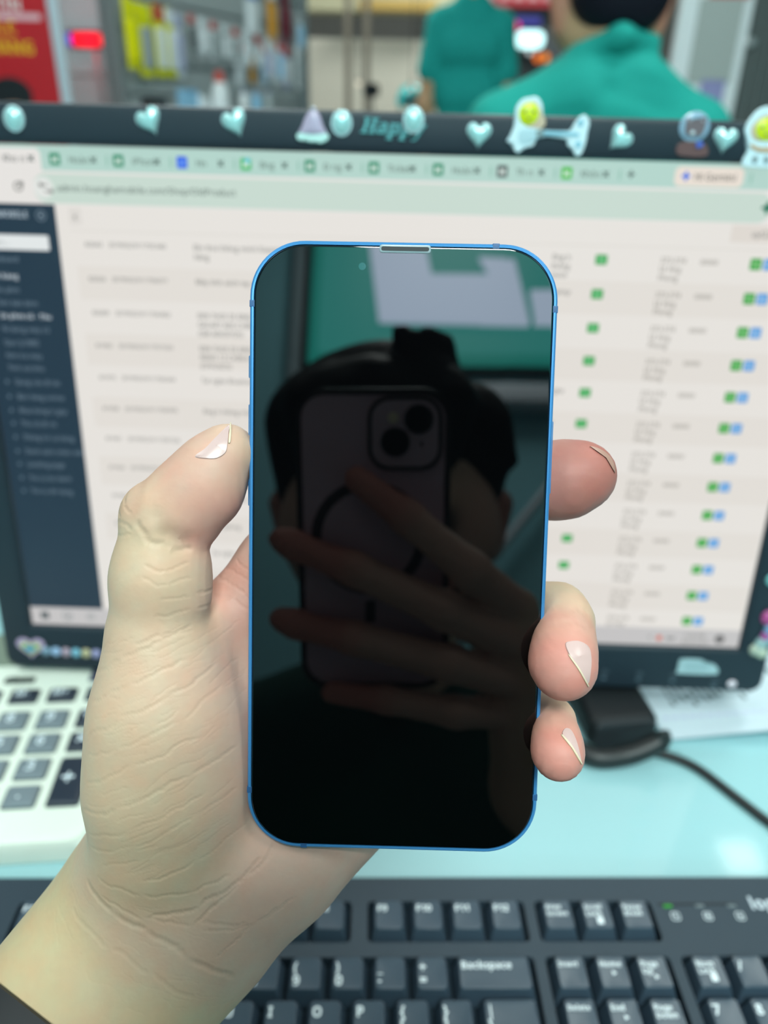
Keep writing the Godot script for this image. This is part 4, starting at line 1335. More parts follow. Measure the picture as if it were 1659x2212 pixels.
	for i in 6:
		solo("bead_sticker", dome(oval(0.0066, 0.0070, 18), 0.0022, 4), mat("bead_%d" % i, hues[i], 0.2), ["grey-blue bead beside the rainbow heart sticker", "light blue bead, second from the rainbow heart", "mauve bead, third from the rainbow heart", "sky blue bead, fourth from the rainbow heart", "straw-coloured bead, fifth from the rainbow heart", "violet bead by the thumb, sixth from the rainbow heart"][i], "bead sticker", on_bezel(104 + i * 21.5, 1401 + i * 1.2), "beads on the monitor's lower edge")
	# lower right: label and clusters
	var l := thing("paper_label", "torn pale label with faint lines on the monitor's lower edge", "label", on_bezel(1506, 1437))
	part("paper", slab(outline([[-14.0, 2.0], [-13.2, 6.2], [-4.0, 6.8], [1.5, 6.2], [3.6, 4.0], [8.6, 3.6], [12.2, 0.6], [13.2, -2.4], [11.0, -4.6], [-12.6, -4.8], [-14.2, -3.0]], 0.001, 3), 0.0, 0.0005, 0.0001), mat("label_pale", rgb(166, 194, 200), 0.5), l)
	for i in 3:
		part("printed_line", rbox(0.019 - i * 0.002, 0.0007, 0.0002, 0.0002), mat("label_line", rgb(126, 156, 164), 0.6), l, at(Vector3(-0.002, 0.0036 - i * 0.0026, 0.0006)))
	var cl := [[1627, 1398, rgb(176, 186, 170), 0.0085, "knobbly cream gem at the monitor's lower right corner"], [1640, 1384, rgb(150, 178, 180), 0.009, "knobbly grey-green gem above the cream one"], [1640, 1404, rgb(186, 196, 176), 0.008, "pale gem right of the cream one in the corner"], [1652, 1376, rgb(140, 180, 190), 0.008, "pale cyan gem on the monitor's right edge"], [1648, 1368, rgb(166, 84, 150), 0.007, "small purple gem on the monitor's right edge"], [1655, 1354, rgb(120, 158, 196), 0.007, "light blue gem between two purple ones"], [1655, 1328, rgb(176, 80, 140), 0.0105, "magenta gem topping the cluster on the right edge"], [1662, 1247, rgb(130, 206, 206), 0.008, "turquoise gem alone on the monitor's right edge"]]
	for i in cl.size():
		var s = cl[i]
		var o := on_bezel(s[0], s[1])
		o = o * Transform3D(Basis(), Vector3(0, 0, i * 0.00012))
		solo("edge_gem", dome(oval(s[3], s[3] * 1.1, 9), 0.003, 3), mat("edge_gem_%d" % i, s[2], 0.2), s[4], "gem sticker", o, "gems on the monitor's right edge")

# ------------------------------------------------------------------ keyboard
const U := 0.01905
var key_mesh := {}
func keycap(w: float, d := 0.0183) -> ArrayMesh:
	var id := "%.4f_%.4f" % [w, d]
	if not key_mesh.has(id):
		var rings := []
		for s in [[-0.0092, 0.0, 0.0, 0.0012], [-0.0088, 0.0, 0.0, 0.0014], [-0.0008, 0.0047, -0.0011, 0.0016], [-0.0002, 0.0052, -0.0012, 0.0017], [0.0, 0.0060, -0.0012, 0.0016]]:
			rings.append(flat(rr(w - s[1], d - s[1] * 0.80, s[3], 3), s[0], Vector2(0, s[2])))
		var dip := flat(rr(w - 0.009, d - 0.0075, 0.0016, 3), -0.0003, Vector2(0, -0.0012))
		rings.append(dip)
		key_mesh[id] = mesh_from(loft(rings), 42.0)
	return key_mesh[id]

func keyboard() -> void:
	var root := Transform3D(Basis(Vector3.UP, deg_to_rad(1.4)) * Basis(Vector3.RIGHT, deg_to_rad(1.6)), Vector3(-0.012, 0.7755, -0.2085))
	var t := thing("keyboard", "black full-size keyboard with white legends in front of the monitor", "keyboard", root)
	var plastic := mat("keyboard_case", rgb(40, 56, 68), 0.55)
	grain(plastic, 0.2, 90.0, 0.004)
	var cap_m := mat("keycap_black", rgb(56, 72, 86), 0.36)
	var dark := mat("key_well_black", rgb(20, 24, 28), 0.6)
	var white := mat("legend_white", rgb(226, 236, 242), 0.5)
	var nav := 0.002
	var pad := 0.004
	var X := func(u: float) -> float: return (u - 10.5) * U
	# rows: [z, [[centre in units, width in units, legend, size, shift], ...]]
	var f_z := -0.0279
	var rows := [
		[f_z, [[0.5, 1, "Esc"], [2.5, 1, "F1"], [3.5, 1, "F2"], [4.5, 1, "F3"], [5.5, 1, "F4"], [7, 1, "F5"], [8, 1, "F6"], [9, 1, "F7"], [10, 1, "F8"], [11.5, 1, "F9"], [12.5, 1, "F10"], [13.5, 1, "F11"], [14.5, 1, "F12"], [15.75, 1, "Print\nScreen"], [16.75, 1, "Scroll\nLock"], [17.75, 1, "Pause\nBreak"]]],
		[0.0, [[0.5, 1, "~\n`"], [1.5, 1, "!\n1"], [2.5, 1, "@\n2"], [3.5, 1, "#\n3"], [4.5, 1, "$\n4"], [5.5, 1, "%\n5"], [6.5, 1, "^\n6"], [7.5, 1, "&\n7"], [8.5, 1, "*\n8"], [9.5, 1, "(\n9"], [10.5, 1, ")\n0"], [11.5, 1, "_\n-"], [12.5, 1, "+\n="], [14, 2, "Backspace"], [15.75, 1, "Insert"], [16.75, 1, "Home"], [17.75, 1, "Page\nUp"], [19, 1, "Num\nLock"], [20, 1, "/"], [21, 1, "*"], [22, 1, "-"]]],
		[U, [[0.75, 1.5, "Tab"], [2, 1, "Q"], [3, 1, "W"], [4, 1, "E"], [5, 1, "R"], [6, 1, "T"], [7, 1, "Y"], [8, 1, "U"], [9, 1, "I"], [10, 1, "O"], [11, 1, "P"], [12, 1, "{\n["], [13, 1, "}\n]"], [14.25, 1.5, "|\n\\"], [15.75, 1, "Delete"], [16.75, 1, "End"], [17.75, 1, "Page\nDown"], [19, 1, "7"], [20, 1, "8"], [21, 1, "9"]]],
		[2 * U, [[0.875, 1.75, "Caps Lock"], [2.25, 1, "A"], [3.25, 1, "S"], [4.25, 1, "D"], [5.25, 1, "F"], [6.25, 1, "G"], [7.25, 1, "H"], [8.25, 1, "J"], [9.25, 1, "K"], [10.25, 1, "L"], [11.25, 1, ":\n;"], [12.25, 1, "\"\n'"], [13.875, 2.25, "Enter"], [19, 1, "4"], [20, 1, "5"], [21, 1, "6"]]],
		[3 * U, [[1.125, 2.25, "Shift"], [2.75, 1, "Z"], [3.75, 1, "X"], [4.75, 1, "C"], [5.75, 1, "V"], [6.75, 1, "B"], [7.75, 1, "N"], [8.75, 1, "M"], [9.75, 1, "<\n,"], [10.75, 1, ">\n."], [11.75, 1, "?\n/"], [13.625, 2.75, "Shift"], [16.75, 1, "^"], [19, 1, "1"], [20, 1, "2"], [21, 1, "3"]]],
		[4 * U, [[0.625, 1.25, "Ctrl"], [1.875, 1.25, ""], [3.125, 1.25, "Alt"], [6.875, 6.25, ""], [10.625, 1.25, "Alt"], [11.875, 1.25, ""], [13.125, 1.25, ""], [14.375, 1.25, "Ctrl"], [15.75, 1, "<"], [16.75, 1, "v"], [17.75, 1, ">"], [19.5, 2, "0"], [21, 1, "."]]],
	]
	for row in rows:
		var z: float = row[0]
		for k in row[1]:
			var s: float = pad if k[0] > 18.2 else (nav if k[0] > 15.2 else 0.0)
			var w: float = k[1] * U - 0.0008
			var x: float = X.call(k[0]) + s
			var key := part("key", keycap(w), cap_m, t, at(Vector3(x, 0.0, z)))
			if k[2] == "":
				continue
			var lines: PackedStringArray = k[2].split("\n")
			var left := -w / 2 + 0.0033
			var word: bool = lines[0].length() > 1
			for i in lines.size():
				var high := 0.0027 if word else 0.0047
				if lines[i].length() > 4 and k[1] < 1.2:
					high = 0.0024
				if word and (k[2].begins_with("F") or k[2] == "Backspace"):
					high = 0.0035
				var zz := -0.0064 + (0.0032 * i + 0.0010 if word else 0.0058 * i + 0.0014)
				part("legend", text(lines[i], high, 0.0001, font("Droid Sans", 700), true), white, key, Transform3D(Basis(Vector3.RIGHT, -PI / 2), Vector3(left, 0.00012, zz + high * 0.3)))
	part("key", keycap(U - 0.0008, 2 * U - 0.0008), cap_m, t, at(Vector3(X.call(22) + pad, 0, 1.5 * U)))
	part("key", keycap(U - 0.0008, 2 * U - 0.0008), cap_m, t, at(Vector3(X.call(22) + pad, 0, 3.5 * U)))
	# the case with its sunken wells
	var x0: float = X.call(0) - 0.008
	var x1: float = X.call(22.5) + pad + 0.008
	var z0 := f_z - 0.0235
	var z1 := 4.5 * U + 0.02
	var body := CSGCombiner3D.new()
	body.name = "case"
	body.material_override = plastic
	var shell_p := CSGPolygon3D.new()
	var pl := PackedVector2Array()
	for v in rr(x1 - x0, z1 - z0, 0.008, 6):
		pl.append(v + Vector2((x0 + x1) / 2, -(z0 + z1) / 2))
	shell_p.polygon = pl
	shell_p.depth = 0.0185
	shell_p.transform = Transform3D(Basis(Vector3.RIGHT, -PI / 2), Vector3(0, -0.0035, 0))
	shell_p.rotation = Vector3(-PI / 2, 0, 0)
	shell_p.position = Vector3(0, -0.0035, 0)
	body.add_child(shell_p)
	var wells := [[2, 6, f_z, f_z, 0.0], [6.5, 10.5, f_z, f_z, 0.0], [11, 15, f_z, f_z, 0.0], [15.25, 18.25, f_z, f_z, nav], [0, 1, f_z, f_z, 0.0], [0, 15, 0.0, 4 * U, 0.0], [15.25, 18.25, 0.0, U, nav], [15.25, 18.25, 4 * U, 4 * U, nav], [16.25, 17.25, 3 * U, 4 * U, nav], [18.5, 22.5, 0.0, 4 * U, pad]]
	for wl in wells:
		var cut := CSGPolygon3D.new()
		var a: float = X.call(wl[0]) + wl[4] - 0.0008
		var b: float = X.call(wl[1]) + wl[4] + 0.0008
		var c: float = wl[2] - U / 2 - 0.0008
		var d: float = wl[3] + U / 2 + 0.0010
		var pp := PackedVector2Array()
		for v in rr(b - a, d - c, 0.0022, 3):
			pp.append(v + Vector2((a + b) / 2, -(c + d) / 2))
		cut.polygon = pp
		cut.depth = 0.02
		cut.operation = CSGShape3D.OPERATION_SUBTRACTION
		cut.rotation = Vector3(-PI / 2, 0, 0)
		cut.position = Vector3(0, 0.009, 0)
		body.add_child(cut)
		part("key_well", box(b - a + 0.001, 0.001, d - c + 0.001), dark, t, at(Vector3((a + b) / 2, -0.0118, (c + d) / 2)))
	t.add_child(body, true)
	# lights and lettering
	var strip_z := -0.0352
	part("light_groove", rbox(0.040, 0.0006, 0.0008, 0.0002), dark, t, at(Vector3(0.1740, -0.0034, strip_z - 0.0012)))
	var lit := glow("led_green", Color(0.10, 0.85, 0.12), 0.55)
	for i in 3:
		var x := 0.1585 + i * 0.0161
		part("indicator_light", rbox(0.0044, 0.0006, 0.0016, 0.0003), lit if i == 0 else mat("led_off", rgb(96, 110, 116), 0.4), t, at(Vector3(x, -0.0032, strip_z)))
		var ic := part("indicator_icon", mesh_from(loft([flat(rr(0.0042, 0.0042, 0.0010, 3), 0.0), flat(rr(0.0042, 0.0042, 0.0010, 3), 0.0001)])), white, t, at(Vector3(x + 0.0022, -0.0034, strip_z + 0.0052)))
		part("icon_field", mesh_from(loft([flat(rr(0.0034, 0.0034, 0.0008, 3), 0.0), flat(rr(0.0034, 0.0034, 0.0008, 3), 0.0002)])), plastic, ic)
		part("icon_letter", text(["1", "A", "↓"][i] if i < 2 else "v", 0.0022, 0.0001, font("Droid Sans", 700)), white, ic, Transform3D(Basis(Vector3.RIGHT, -PI / 2), Vector3(0, 0.0003, 0)))
	part("maker_lettering", text("logitech", 0.0066, 0.0001, font("Droid Sans", 700), true), mat("maker_silver", rgb(196, 208, 218), 0.4), t, Transform3D(Basis(Vector3.RIGHT, -PI / 2), Vector3(0.2000, -0.0033, -0.0365)))
	# lock symbols and small marks under some legends
	for s in [[16.75, f_z, nav, 0.0022], [19, 0.0, pad, 0.0016]]:
		part("lock_mark", mesh_from(loft([flat(rr(0.0030, 0.0036, 0.0005, 2), 0.0), flat(rr(0.0030, 0.0036, 0.0005, 2), 0.0001)])), white, t, at(Vector3(X.call(s[0]) + s[2] + 0.0006, 0.0001, s[1] + s[3])))
	for s in [[16.75, 0.0, -0.0006], [17.75, 0.0, 0.0012], [16.75, U, -0.0006]]:
		part("arrow_mark", mesh_from(loft([flat(oval(0.0026, 0.0026, 3), 0.0), flat(oval(0.0026, 0.0026, 3), 0.0001)])), white, t, at(Vector3(X.call(s[0]) + nav, 0.0001, s[1] + s[2])))

# ------------------------------------------------------------------ calculator
func calculator() -> void:
	var root := Transform3D(Basis(Vector3.UP, deg_to_rad(5.3)), Vector3(-0.2074, DESK, -0.3307))
	var t := thing("calculator", "white desk calculator with grey and navy keys left of the hand", "calculator", root)
	var tilt := Basis(Vector3.RIGHT, deg_to_rad(2.6))
	var up := 0.0205
	var shell_m := mat("calculator_white", rgb(226, 236, 224), 0.35)
	var face := Transform3D(tilt, Vector3(0, up, 0))
	# body: wide wedge, its outer edges rounded
	var w := 0.195
	var ox := -0.0525
	var z0 := -0.135
	var z1 := 0.052
	var rings := []
	for s in [[-0.019, 0.004, 0.0], [-0.017, 0.001, 0.0], [-0.006, 0.0, 0.0], [-0.0015, 0.002, 0.0], [0.0, 0.006, 0.0]]:
		var ring := PackedVector3Array()
		for v in rr(w - s[1] * 2, z1 - z0 - s[1] * 2, 0.012, 6):
			var p := Vector3(v.x + ox, s[0], v.y + (z0 + z1) / 2)
			p = face * p
			if s[0] < -0.01:
				p.y = maxf(0.0003, p.y) if s[0] > -0.018 else 0.0003
			ring.append(p)
		rings.append(ring)
	part("shell", mesh_from(loft(rings)), shell_m, t)
	var grey := mat("calc_grey", rgb(116, 130, 138), 0.4)
	var navy := mat("calc_navy", rgb(38, 48, 62), 0.4)
	var white := mat("calc_legend", rgb(216, 230, 238), 0.5)
	var cw := 0.0248
	var rh := 0.0203
	# [column, row, label, dark, height in rows]
	var keys := []
	var labels := [["MC", "MR", "M-", "M+", "÷"], ["±", "7", "8", "9", "%"], ["√", "4", "5", "6", "×"], ["C", "1", "2", "3", "+"], ["AC", "0", "00", ".", "="]]
	for r in 5:
		for c in 5:
			if r == 4 and c == 4:
				continue
			keys.append([c - 3, r, labels[r][c], r == 0 or c == 4 or c == 0, 2.0 if (r == 3 and c == 4) else 1.0])
	for k in keys:
		var kw := 0.0178
		var kh: float = 0.0148 if k[4] < 1.5 else 0.0350
		if k[1] == 0:
			kh = 0.0118
		var x: float = k[0] * cw
		var z: float = (k[1] - 3) * rh + (0.0103 if k[4] > 1.5 else 0.0) - (0.0022 if k[1] == 0 else 0.0)
		var g := []
		for s in [[-0.001, 0.0], [0.0016, 0.0002], [0.0024, 0.0010], [0.0026, 0.0022]]:
			g.append(flat(rr(kw - s[1] * 2, kh - s[1] * 2, 0.0016, 3), s[0]))
		var hole := []
		for s in [[-0.0009, 0.0], [0.00012, 0.0]]:
			hole.append(flat(rr(kw + 0.0016, kh + 0.0016, 0.002, 3), s[0]))
		part("key_slot", mesh_from(loft(hole)), mat("slot_dark", rgb(70, 80, 80), 0.6), t, face * at(Vector3(x, 0, z)))
		var o := part("key", mesh_from(loft(g)), navy if k[3] else grey, t, face * at(Vector3(x, 0, z)))
		var big: float = 0.0115 if (k[2] in ["+", "×"]) else (0.0056 if k[1] == 0 else 0.0076)
		part("legend", text(k[2], big, 0.0001, font("Droid Sans", 700)), white, o, Transform3D(Basis(Vector3.RIGHT, -PI / 2), Vector3(-0.001, 0.0027, -0.001)))
	part("slide_switch_slot", rbox(0.0205, 0.0012, 0.0058, 0.0006), mat("switch_dark", rgb(44, 52, 50), 0.5), t, face * at(Vector3(-0.033, 0.0002, -0.0795)))
	part("slide_switch", rbox(0.006, 0.0026, 0.0044, 0.0008), mat("switch_knob", rgb(70, 80, 78), 0.4), t, face * at(Vector3(-0.038, 0.0010, -0.0795)))
	part("side_panel", rbox(0.028, 0.0016, 0.018, 0.001), mat("calc_lilac", rgb(70, 72, 92), 0.35), t, face * at(Vector3(0.0275, 0.0004, -0.0845)))
	part("display", rbox(0.15, 0.0016, 0.034, 0.002), mat("calc_display", rgb(128, 142, 128), 0.2), t, face * at(Vector3(-0.055, 0.0005, -0.112)))

# ------------------------------------------------------------------ the phones
var pt: Transform3D          # the held phone: x right, y up, z out of its glass

func phone_outline(inset: float, z: float, w := 0.0715, h := 0.1467, r := 0.0128) -> PackedVector3Array:
	return lay(rr(w - 2 * inset, h - 2 * inset, r - inset, 14), z)

func held_phone() -> void:
	pt = Transform3D(cb, EYE) * Transform3D(Basis(Vector3(0.99965, -0.02308, 0.01267), Vector3(0.02181, 0.99547, 0.09257), Vector3(-0.01475, -0.09227, 0.99563)).orthonormalized(), Vector3(0.00321, -0.01085, -0.18038))
	var t := thing("smartphone", "blue smartphone with a dark mirror-like screen held in a hand", "phone", pt)
	var blue := mat("frame_blue", rgb(64, 138, 200), 0.32, 0.3)
	blue.clearcoat_enabled = true
	blue.clearcoat = 0.4
	blue.clearcoat_roughness = 0.25
	var rings := []
	for s in [[0.0011, -0.0012], [0.00095, 0.0000], [0.00055, 0.00005], [0.0002, -0.00015], [0.0, -0.0007], [0.0, -0.0068], [0.0003, -0.0074], [0.0009, -0.00765]]:
		rings.append(phone_outline(s[0], s[1]))
	part("frame", mesh_from(loft(rings), 30.0), blue, t)
	var glass := mat("front_glass", Color(0.012, 0.014, 0.018), 0.015, 0.0, 0.52)
	var g := []
	for s in [[0.00115, -0.0011], [0.00115, 0.00005], [0.0013, 0.0002], [0.0016, 0.00026]]:
		g.append(phone_outline(s[0], s[1]))
	part("screen_glass", mesh_from(loft(g), 20.0), glass, t)
	# earpiece: a pale rim round a dark slot
	var ep := part("earpiece", mesh_from(loft([lay(rr(0.0118, 0.0018, 0.0006, 4), 0.0002), lay(rr(0.0118, 0.0018, 0.0006, 4), 0.0004), lay(rr(0.0114, 0.0014, 0.0005, 4), 0.00045)])), mat("earpiece_rim", rgb(120, 140, 146), 0.3), t, at(Vector3(0.0001, 0.07165, 0)))
	part("slot", mesh_from(loft([lay(rr(0.0110, 0.00095, 0.00045, 4), 0.0002), lay(rr(0.0110, 0.00095, 0.00045, 4), 0.0005)])), mat("slot_black", rgb(30, 34, 38), 0.6), ep)
	part("front_camera", mesh_from(loft([lay(oval(0.0017, 0.0017), 0.0002), lay(oval(0.0017, 0.0017), 0.00029)])), mat("camera_teal", rgb(12, 40, 50), 0.05, 0.0, 0.6), t, at(Vector3(-0.0097, 0.0676, 0)))
	var band := mat("antenna_band", rgb(36, 86, 136), 0.5)
	for s in [-1, 1]:
		for y in [0.0588, -0.0588]:
			part("antenna_band", rbox(0.0013, 0.0016, 0.0072, 0.0001, 0.0001, 1), band, t, at(Vector3(0.03511 * s, y, -0.00355)))
	part("antenna_band", rbox(0.0016, 0.0013, 0.0072, 0.0001, 0.0001, 1), band, t, at(Vector3(0.0210, 0.07271, -0.00355)))
	part("antenna_band", rbox(0.0016, 0.0013, 0.0072, 0.0001, 0.0001, 1), band, t, at(Vector3(-0.0216, -0.07271, -0.00355)))
	for b in [[-1, 0.0445, 0.0055, "mute_switch"], [-1, 0.0305, 0.0105, "volume_button"], [-1, 0.0165, 0.0105, "volume_button"], [1, 0.0245, 0.0175, "power_button"]]:
		part(b[3], rbox(0.0012, b[2], 0.0026, 0.0004, 0.0003), blue, t, at(Vector3(0.0358 * b[0], b[1], -0.0038)))
	part("back_glass", mesh_from(loft([phone_outline(0.0012, -0.0076), phone_outline(0.0012, -0.0079), phone_outline(0.0016, -0.008)])), mat("back_blue", rgb(38, 84, 122), 0.1), t)
	var cam_m := part("camera_plate", rbox(0.0285, 0.0285, 0.0016, 0.007), mat("back_blue", rgb(38, 84, 122), 0.1), t, at(Vector3(0.0185, 0.0555, -0.0087)))
	for s in [-1, 1]:
		part("lens", lathe([[0.0, -0.001], [0.0065, -0.001], [0.0065, 0.0012], [0.0055, 0.0016], [0.0, 0.0010]]), mat("lens_black", rgb(10, 12, 14), 0.08), cam_m, Transform3D(Basis(Vector3.RIGHT, -PI / 2), Vector3(0.0055 * s, 0.0055 * s, -0.001)))

func own_phone() -> void:
	# the photographer's own phone: its lens is where the picture is taken from; seen only in the held phone's glass
	var t := thing("smartphone", "lilac smartphone in a black-rimmed case mirrored in the dark screen", "phone", Transform3D(cb, EYE))
	var cx := -0.0108
	var cy := -0.0500
	var back := at(Vector3(cx, cy, 0))
	var z := 0.0040
	part("back_glass", mesh_from(loft([phone_outline(0.0, z + 0.0074), phone_outline(0.0, z + 0.0004), phone_outline(0.0005, z)])), mat("own_lilac", rgb(206, 178, 196), 0.2), t, back)
	var rings := []
	for s in [[-0.0019, z + 0.0078], [-0.0019, z - 0.0002], [-0.0008, z - 0.0008], [0.0010, z - 0.0006], [0.0012, z + 0.0003], [0.0004, z + 0.0008], [0.0002, z + 0.0078], [-0.0019, z + 0.0078]]:
		rings.append(phone_outline(s[0], s[1]))
	part("case_rim", mesh_from(loft(rings, PackedVector3Array(), false), 30.0), mat("case_black", rgb(18, 20, 24), 0.4), t, back)
	part("screen", mesh_from(loft([phone_outline(0.0008, z + 0.0072), phone_outline(0.0012, z + 0.0077)])), mat("own_screen", rgb(14, 14, 16), 0.1), t, back)
	var mod := at(Vector3(0.0047, 0.0040, 0))
	var ring := []
	for s in [[0.0355, 0.0105, z - 0.0001], [0.0355, 0.0105, z - 0.0016], [0.0335, 0.0095, z - 0.0018], [0.0320, 0.009, z - 0.0014], [0.0316, 0.009, z - 0.0001]]:
		ring.append(lay(rr(s[0], s[0], s[1], 6), s[2]))
	part("module_rim", mesh_from(loft(ring, PackedVector3Array(), false)), mat("case_black", rgb(18, 20, 24), 0.4), t, mod)
	part("camera_plate", mesh_from(loft([lay(rr(0.0314, 0.0314, 0.0085, 6), z), lay(rr(0.0314, 0.0314, 0.0085, 6), z - 0.0012), lay(rr(0.0306, 0.0306, 0.0082, 6), z - 0.0014)])), mat("own_plate", rgb(196, 172, 188), 0.25), t, mod)
	for p in [[0.0, 0.0], [0.0111, 0.0108]]:
		part("lens", lathe([[0.0, 0.0], [0.0070, 0.0], [0.0070, 0.0010], [0.0062, 0.0014], [0.0, 0.0012]]), mat("lens_black", rgb(10, 12, 14), 0.08), t, Transform3D(Basis(Vector3.RIGHT, -PI / 2), Vector3(p[0], p[1], z - 0.0014)))
	part("flash", lathe([[0.0, 0.0], [0.0026, 0.0], [0.0026, 0.0004], [0.0, 0.0005]]), mat("own_flash", rgb(230, 220, 190), 0.2), t, Transform3D(Basis(Vector3.RIGHT, -PI / 2), Vector3(-0.001, 0.0115, z - 0.0014)))
	part("microphone", lathe([[0.0, 0.0], [0.0009, 0.0], [0.0009, 0.0003], [0.0, 0.0003]], 10), mat("lens_black", rgb(10, 12, 14), 0.08), t, Transform3D(Basis(Vector3.RIGHT, -PI / 2), Vector3(0.0125, -0.0010, z - 0.0014)))
	var mag := []
	for s in [[0.0285, 0.0], [0.0285, -0.0004], [0.0235, -0.0004], [0.0235, 0.0]]:
		mag.append(lay(oval(s[0] * 2, s[0] * 2, 40), z + s[1]))
	mag.append(mag[0])
	part("magnet_ring", mesh_from(loft(mag, PackedVector3Array(), false)), mat("case_black", rgb(18, 20, 24), 0.4), t, at(Vector3(-0.0131, -0.047, 0)))
	part("magnet_bar", rbox(0.0052, 0.011, 0.0006, 0.001), mat("case_black", rgb(18, 20, 24), 0.4), t, at(Vector3(-0.0125, -0.0845, z - 0.0002)))

# ------------------------------------------------------------------ the photographer
func skin_picture() -> ImageTexture:          # relief of the palm: creases, then fine grain
	var n := 1024
	var im := Image.create(n, n, false, Image.FORMAT_L8)
	var f := FastNoiseLite.new()
	f.seed = 3
	f.noise_type = FastNoiseLite.TYPE_CELLULAR
	f.cellular_return_type = FastNoiseLite.RETURN_DISTANCE
	f.frequency = 0.16
	var h := PackedByteArray()
	h.resize(n * n)
	for y in n:
		for x in n:
			h[y * n + x] = int(clampf(178.0 + 16.0 * f.get_noise_2d(x, y * 1.3), 0, 255))
	var line := func(a: Vector2, b: Vector2, w: float, deep: float) -> void:
		var steps := int(a.distance_to(b) / 0.8) + 1
		for i in steps:
			var q := float(i) / steps
			var c := a.lerp(b, q)
			c += Vector2(noise.get_noise_2d(c.x * 0.03, c.y * 0.03), noise.get_noise_2d(c.y * 0.03 + 50, c.x * 0.03)) * 5.0
			var e := deep * minf(1.0, 6.0 * minf(q, 1.0 - q) + 0.1)
			for v in range(-int(w * 2), int(w * 2) + 1):
				for u in range(-int(w * 2), int(w * 2) + 1):
					var px := int(c.x) + u
					var py := int(c.y) + v
					if px >= 0 and py >= 0 and px < n and py < n:
						var k := h[py * n + px]
						h[py * n + px] = mini(k, int(178.0 - e * exp(-(u * u + v * v) / (w * w))))
	var spot := func(px: float, py: float) -> Vector2:
		var q := pt.affine_inverse() * P(px, py, 0.188)
		return Vector2((q.x * 4.0 + 0.5) * n, (0.5 - q.y * 4.0) * n)
	# [pixels along the crease ..., width, depth]
	for c in [
		[[195, 1893], [262, 1940], [335, 1972], [420, 2034], [505, 2114], 3.0, 110], [[150, 1960], [260, 2010], [340, 2060], [430, 2140], 2.4, 50], [[230, 1905], [330, 1945], [430, 1968], [540, 1985], 2.0, 55],
		[[345, 1948], [440, 1930], [530, 1895], [600, 1828], 2.4, 90], [[420, 1975], [520, 1900], [560, 1850], 2.2, 80], [[445, 1990], [560, 1990], [640, 1940], 2.0, 50], [[470, 2050], [560, 1985], [600, 1960], 1.8, 50],
		[[262, 1130], [290, 1120], [320, 1128], 2.4, 70], [[265, 1150], [300, 1152], [318, 1140], 2.0, 60], [[300, 1060], [305, 1085], [325, 1100], 2.0, 60], [[275, 1085], [292, 1105], 2.0, 60],
		[[340, 1115], [365, 1155], [400, 1172], [440, 1176], 3.4, 120], [[440, 1205], [400, 1215], [350, 1200], 2.0, 50], [[440, 1235], [395, 1240], [350, 1225], 2.0, 40], [[440, 1270], [380, 1268], 2.0, 40], [[440, 1300], [370, 1305], 2.2, 45], [[430, 1345], [380, 1345], [330, 1365], 2.4, 60],
		[[225, 1440], [300, 1395], [380, 1355], [430, 1335], 2.4, 70], [[225, 1500], [320, 1440], [430, 1400], 2.2, 60], [[222, 1560], [300, 1510], [400, 1470], [480, 1420], 2.2, 60], [[215, 1600], [300, 1570], [420, 1520], [500, 1460], 2.0, 45], [[215, 1660], [330, 1600], [470, 1550], 2.0, 55], [[210, 1720], [300, 1690], [440, 1630], [520, 1600], 2.2, 60],
		[[215, 1770], [320, 1735], [470, 1670], 2.0, 50], [[210, 1805], [330, 1770], [450, 1720], [520, 1690], 2.0, 45], [[240, 1835], [340, 1800], [480, 1760], 2.0, 40], [[330, 1860], [440, 1830], [530, 1790], 2.0, 55], [[225, 1870], [330, 1890], [430, 1900], [500, 1880], 2.0, 60],
		[[445, 1262], [480, 1275], [520, 1290], [560, 1330], 2.2, 70], [[460, 1240], [500, 1255], [540, 1270], 2.0, 60], [[490, 1215], [510, 1235], [540, 1250], 2.0, 60], [[445, 1300], [490, 1300], [540, 1330], 2.2, 55],
		[[1180, 1318], [1215, 1322], [1262, 1340], 2.2, 60], [[1185, 1300], [1230, 1300], [1255, 1315], 2.0, 45], [[1175, 1535], [1205, 1540], [1232, 1556], 2.0, 60]]:
		for i in c.size() - 3:
			line.call(spot.call(c[i][0], c[i][1]), spot.call(c[i + 1][0], c[i + 1][1]), c[-2], c[-1])
	# fine diagonal wrinkles of the ball of the thumb and the wrist
	var rng := RandomNumberGenerator.new()
	rng.seed = 5
	for i in 150:
		var a := Vector2(rng.randf_range(215, 470), rng.randf_range(1360, 1860))
		var b := a + Vector2(rng.randf_range(30, 85), -rng.randf_range(12, 38))
		line.call(spot.call(a.x, a.y), spot.call(b.x, b.y), 1.6, rng.randf_range(14, 34))
	for i in 70:
		var a := Vector2(rng.randf_range(100, 440), rng.randf_range(1900, 2200))
		var b := a + Vector2(rng.randf_range(30, 70), rng.randf_range(15, 45))
		line.call(spot.call(a.x, a.y), spot.call(b.x, b.y), 1.6, rng.randf_range(10, 24))
	im.set_data(n, n, false, Image.FORMAT_L8, h)
	return ImageTexture.create_from_image(im)

